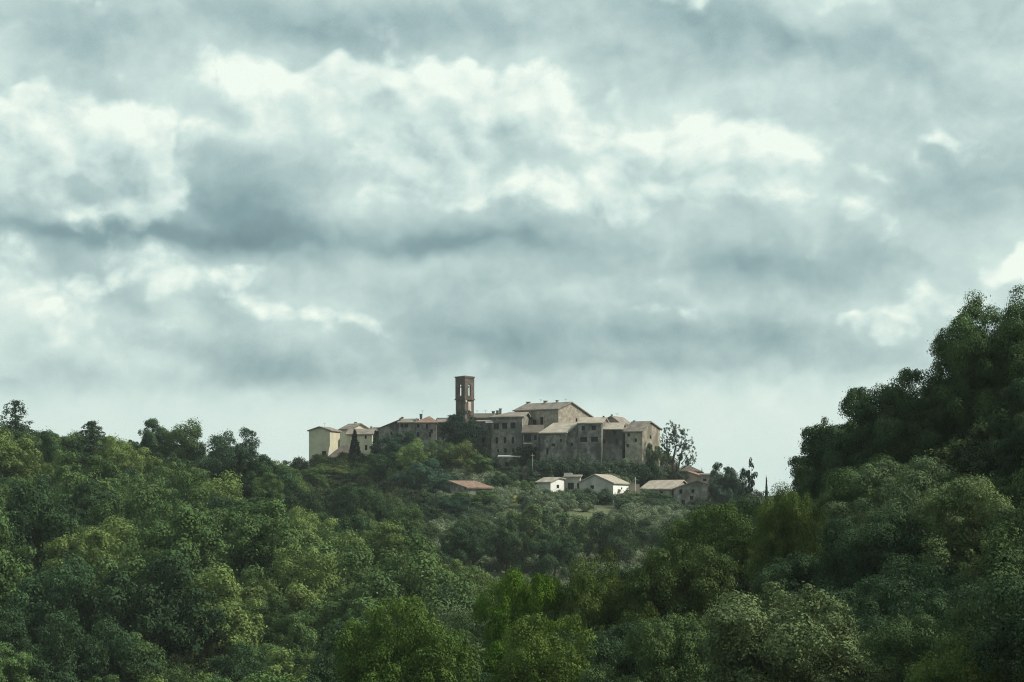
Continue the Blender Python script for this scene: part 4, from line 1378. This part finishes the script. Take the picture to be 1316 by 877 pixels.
def scatter_object(name, label, pts, keys, with_trunk=True):
    """one object: real tree meshes placed on points by geometry nodes; pts = (x, y, z, scale, tint, key)"""
    n = len(pts)
    me = bpy.data.meshes.new(name)
    me.vertices.add(n)
    me.vertices.foreach_set('co', np.array([p[:3] for p in pts], np.float32).ravel())
    a = me.attributes.new('sc', 'FLOAT', 'POINT'); a.data.foreach_set('value', np.array([p[3] for p in pts], np.float32))
    a = me.attributes.new('rz', 'FLOAT', 'POINT'); a.data.foreach_set('value', (RNG.random(n) * 6.28).astype(np.float32))
    a = me.attributes.new('kk', 'INT', 'POINT'); a.data.foreach_set('value', np.array([keys.index(p[5]) for p in pts], np.int32))
    a = me.attributes.new('tn', 'FLOAT_VECTOR', 'POINT'); a.data.foreach_set('vector', np.array([p[4] for p in pts], np.float32).ravel())
    o = put(bpy.data.objects.new(name, me))
    ng = bpy.data.node_groups.new(name + '_nodes', 'GeometryNodeTree')
    ng.interface.new_socket('Geometry', in_out='INPUT', socket_type='NodeSocketGeometry')
    ng.interface.new_socket('Geometry', in_out='OUTPUT', socket_type='NodeSocketGeometry')
    N, L = ng.nodes.new, ng.links.new
    gi, go = N('NodeGroupInput'), N('NodeGroupOutput')
    def attr(nm, typ):
        q = N('GeometryNodeInputNamedAttribute'); q.data_type = typ; q.inputs['Name'].default_value = nm
        return q.outputs[0]
    cx = N('ShaderNodeCombineXYZ'); L(attr('rz', 'FLOAT'), cx.inputs[2])
    allg = N('GeometryNodeJoinGeometry')
    for part in ((0, 1) if with_trunk else (0,)):
        join = N('GeometryNodeGeometryToInstance')
        # multi-input sockets list their links bottom-up, so link in reverse
        for k in keys[::-1]:
            src = bpy.data.objects.new('source_' + k, PROTO[k][part])
            SRC.append(src)
            oi = N('GeometryNodeObjectInfo'); oi.inputs['Object'].default_value = src
            oi.inputs['As Instance'].default_value = False
            L(oi.outputs['Geometry'], join.inputs[0])
        iop = N('GeometryNodeInstanceOnPoints')
        L(gi.outputs[0], iop.inputs['Points']); L(join.outputs[0], iop.inputs['Instance'])
        iop.inputs['Pick Instance'].default_value = True
        L(attr('kk', 'INT'), iop.inputs['Instance Index'])
        L(cx.outputs[0], iop.inputs['Rotation']); L(attr('sc', 'FLOAT'), iop.inputs['Scale'])
        st = N('GeometryNodeStoreNamedAttribute'); st.data_type = 'FLOAT_VECTOR'; st.domain = 'INSTANCE'
        st.inputs['Name'].default_value = 'tint'
        L(iop.outputs[0], st.inputs['Geometry']); L(attr('tn', 'FLOAT_VECTOR'), st.inputs['Value'])
        L(st.outputs[0], allg.inputs[0])
    L(allg.outputs[0], go.inputs[0])
    md = o.modifiers.new('scatter', 'NODES'); md.node_group = ng
    tag(o, label, 'trees' if with_trunk else 'shrubs', kind='stuff')
    return o


SRC = []
scatter_object('woodland', 'massed green trees filling the woods between the nearer crowns', REST, sorted({p[5] for p in REST}))


def shrubs():
    rng = np.random.default_rng(91)
    n = 9000
    yy = np.sqrt(rng.random(n) * (800 ** 2 - 120 ** 2) + 120 ** 2)
    xx = rng.uniform(-.2, .2, n) * yy
    # extra scrub on the open slope below the hamlet
    m = 2600
    y2 = rng.uniform(600, 790, m); x2 = (rng.uniform(560, 930, m) - CX) / F * y2
    xx = np.concatenate([xx, x2]); yy = np.concatenate([yy, y2])
    zz = ground_h(xx, yy)
    out = []
    for x, y, z in zip(xx, yy, zz):
        if any((x - fx) ** 2 + (y - fy) ** 2 < (fr * .95) ** 2 for fx, fy, fr in FOOT): continue
        px = CX + x / y * F
        if 650 < px < 674 and 690 < y < 753: continue
        if abs(px - (690 + (y - 590) * .62)) < 48 and 500 < y < 748 and rng.random() < .86: continue
        scrub = (560 < px < 900 and 590 < y < 790) or (630 < px < 880 and 490 < y <= 590)
        a = mnoise.noise(Vector((x * .035, y * .035, 7.7)))
        if scrub and a < .0 and rng.random() < .8: continue
        sc = rng.uniform(.5, 1.35) if scrub else rng.uniform(.7, 1.5)
        b = a + rng.normal() * .3
        if scrub: tint = (.050, .076, .042) if b < -.25 else ((.105, .135, .078) if b < .15 else (.145, .17, .105))
        else: tint = (.022, .036, .017) if b < .1 else (.040, .056, .022)
        out.append((x, y, z - .2, sc, tint, 'shrub%d' % rng.integers(0, 3)))
    scatter_object('undergrowth', 'low scrub and bushes covering the ground between the trees', out, ['shrub0', 'shrub1', 'shrub2'], False)


shrubs()

# hedge bushes along the foot of the stone row, each a thing of its own
rngb = np.random.default_rng(5)
GB = 'bushes along the foot of the stone row'
for i, px in enumerate(np.linspace(688, 838, 17)):
    Y = 781 + rngb.uniform(-2.0, 1.5)
    yt = 594 + rngb.uniform(-3, 7)
    x = X_(px + rngb.uniform(-2, 2), Y)
    ht = rngb.uniform(1.9, 3.0)
    z = Z_(yt, Y) - ht
    zg = gh(x, Y) - .2
    ht = Z_(yt, Y) - zg
    sxy = rngb.uniform(1.15, 1.7)
    plant('hedge_bush', 'dark green bush in the hedge along the retaining wall', 'bush', 'shrub%d' % (i % 3), x, Y, sxy, (.028, .046, .027) if i % 3 else (.05, .068, .042), zs=ht / 2.6 / sxy, group=GB, z=zg)
# yellow flowering shrub
plant_yellow = set_tree(662, 638.5, 650, 751, 12, 'shrub1', (.36, .36, .06), 'flowering_shrub', 'small shrub covered in bright yellow blossom below the white house', 'shrub')

# ------------------------------------------------------------------ haze
def haze():
    mb = MB(); mb.box((0, 0, 8), 6100, 6100, 88)
    m = bpy.data.materials.new('haze'); m.use_nodes = True
    nt = m.node_tree; nt.nodes.clear()
    v = nt.nodes.new('ShaderNodeVolumePrincipled'); v.inputs['Density'].default_value = .00005
    v.inputs['Color'].default_value = (.90, .98, .98, 1)
    v.inputs['Anisotropy'].default_value = .0
    o = nt.nodes.new('ShaderNodeOutputMaterial'); nt.links.new(v.outputs[0], o.inputs['Volume'])
    h = mb.build('haze', m)
    tag(h, 'thin pale blue haze lying over the valley', 'haze', kind='stuff')


haze()
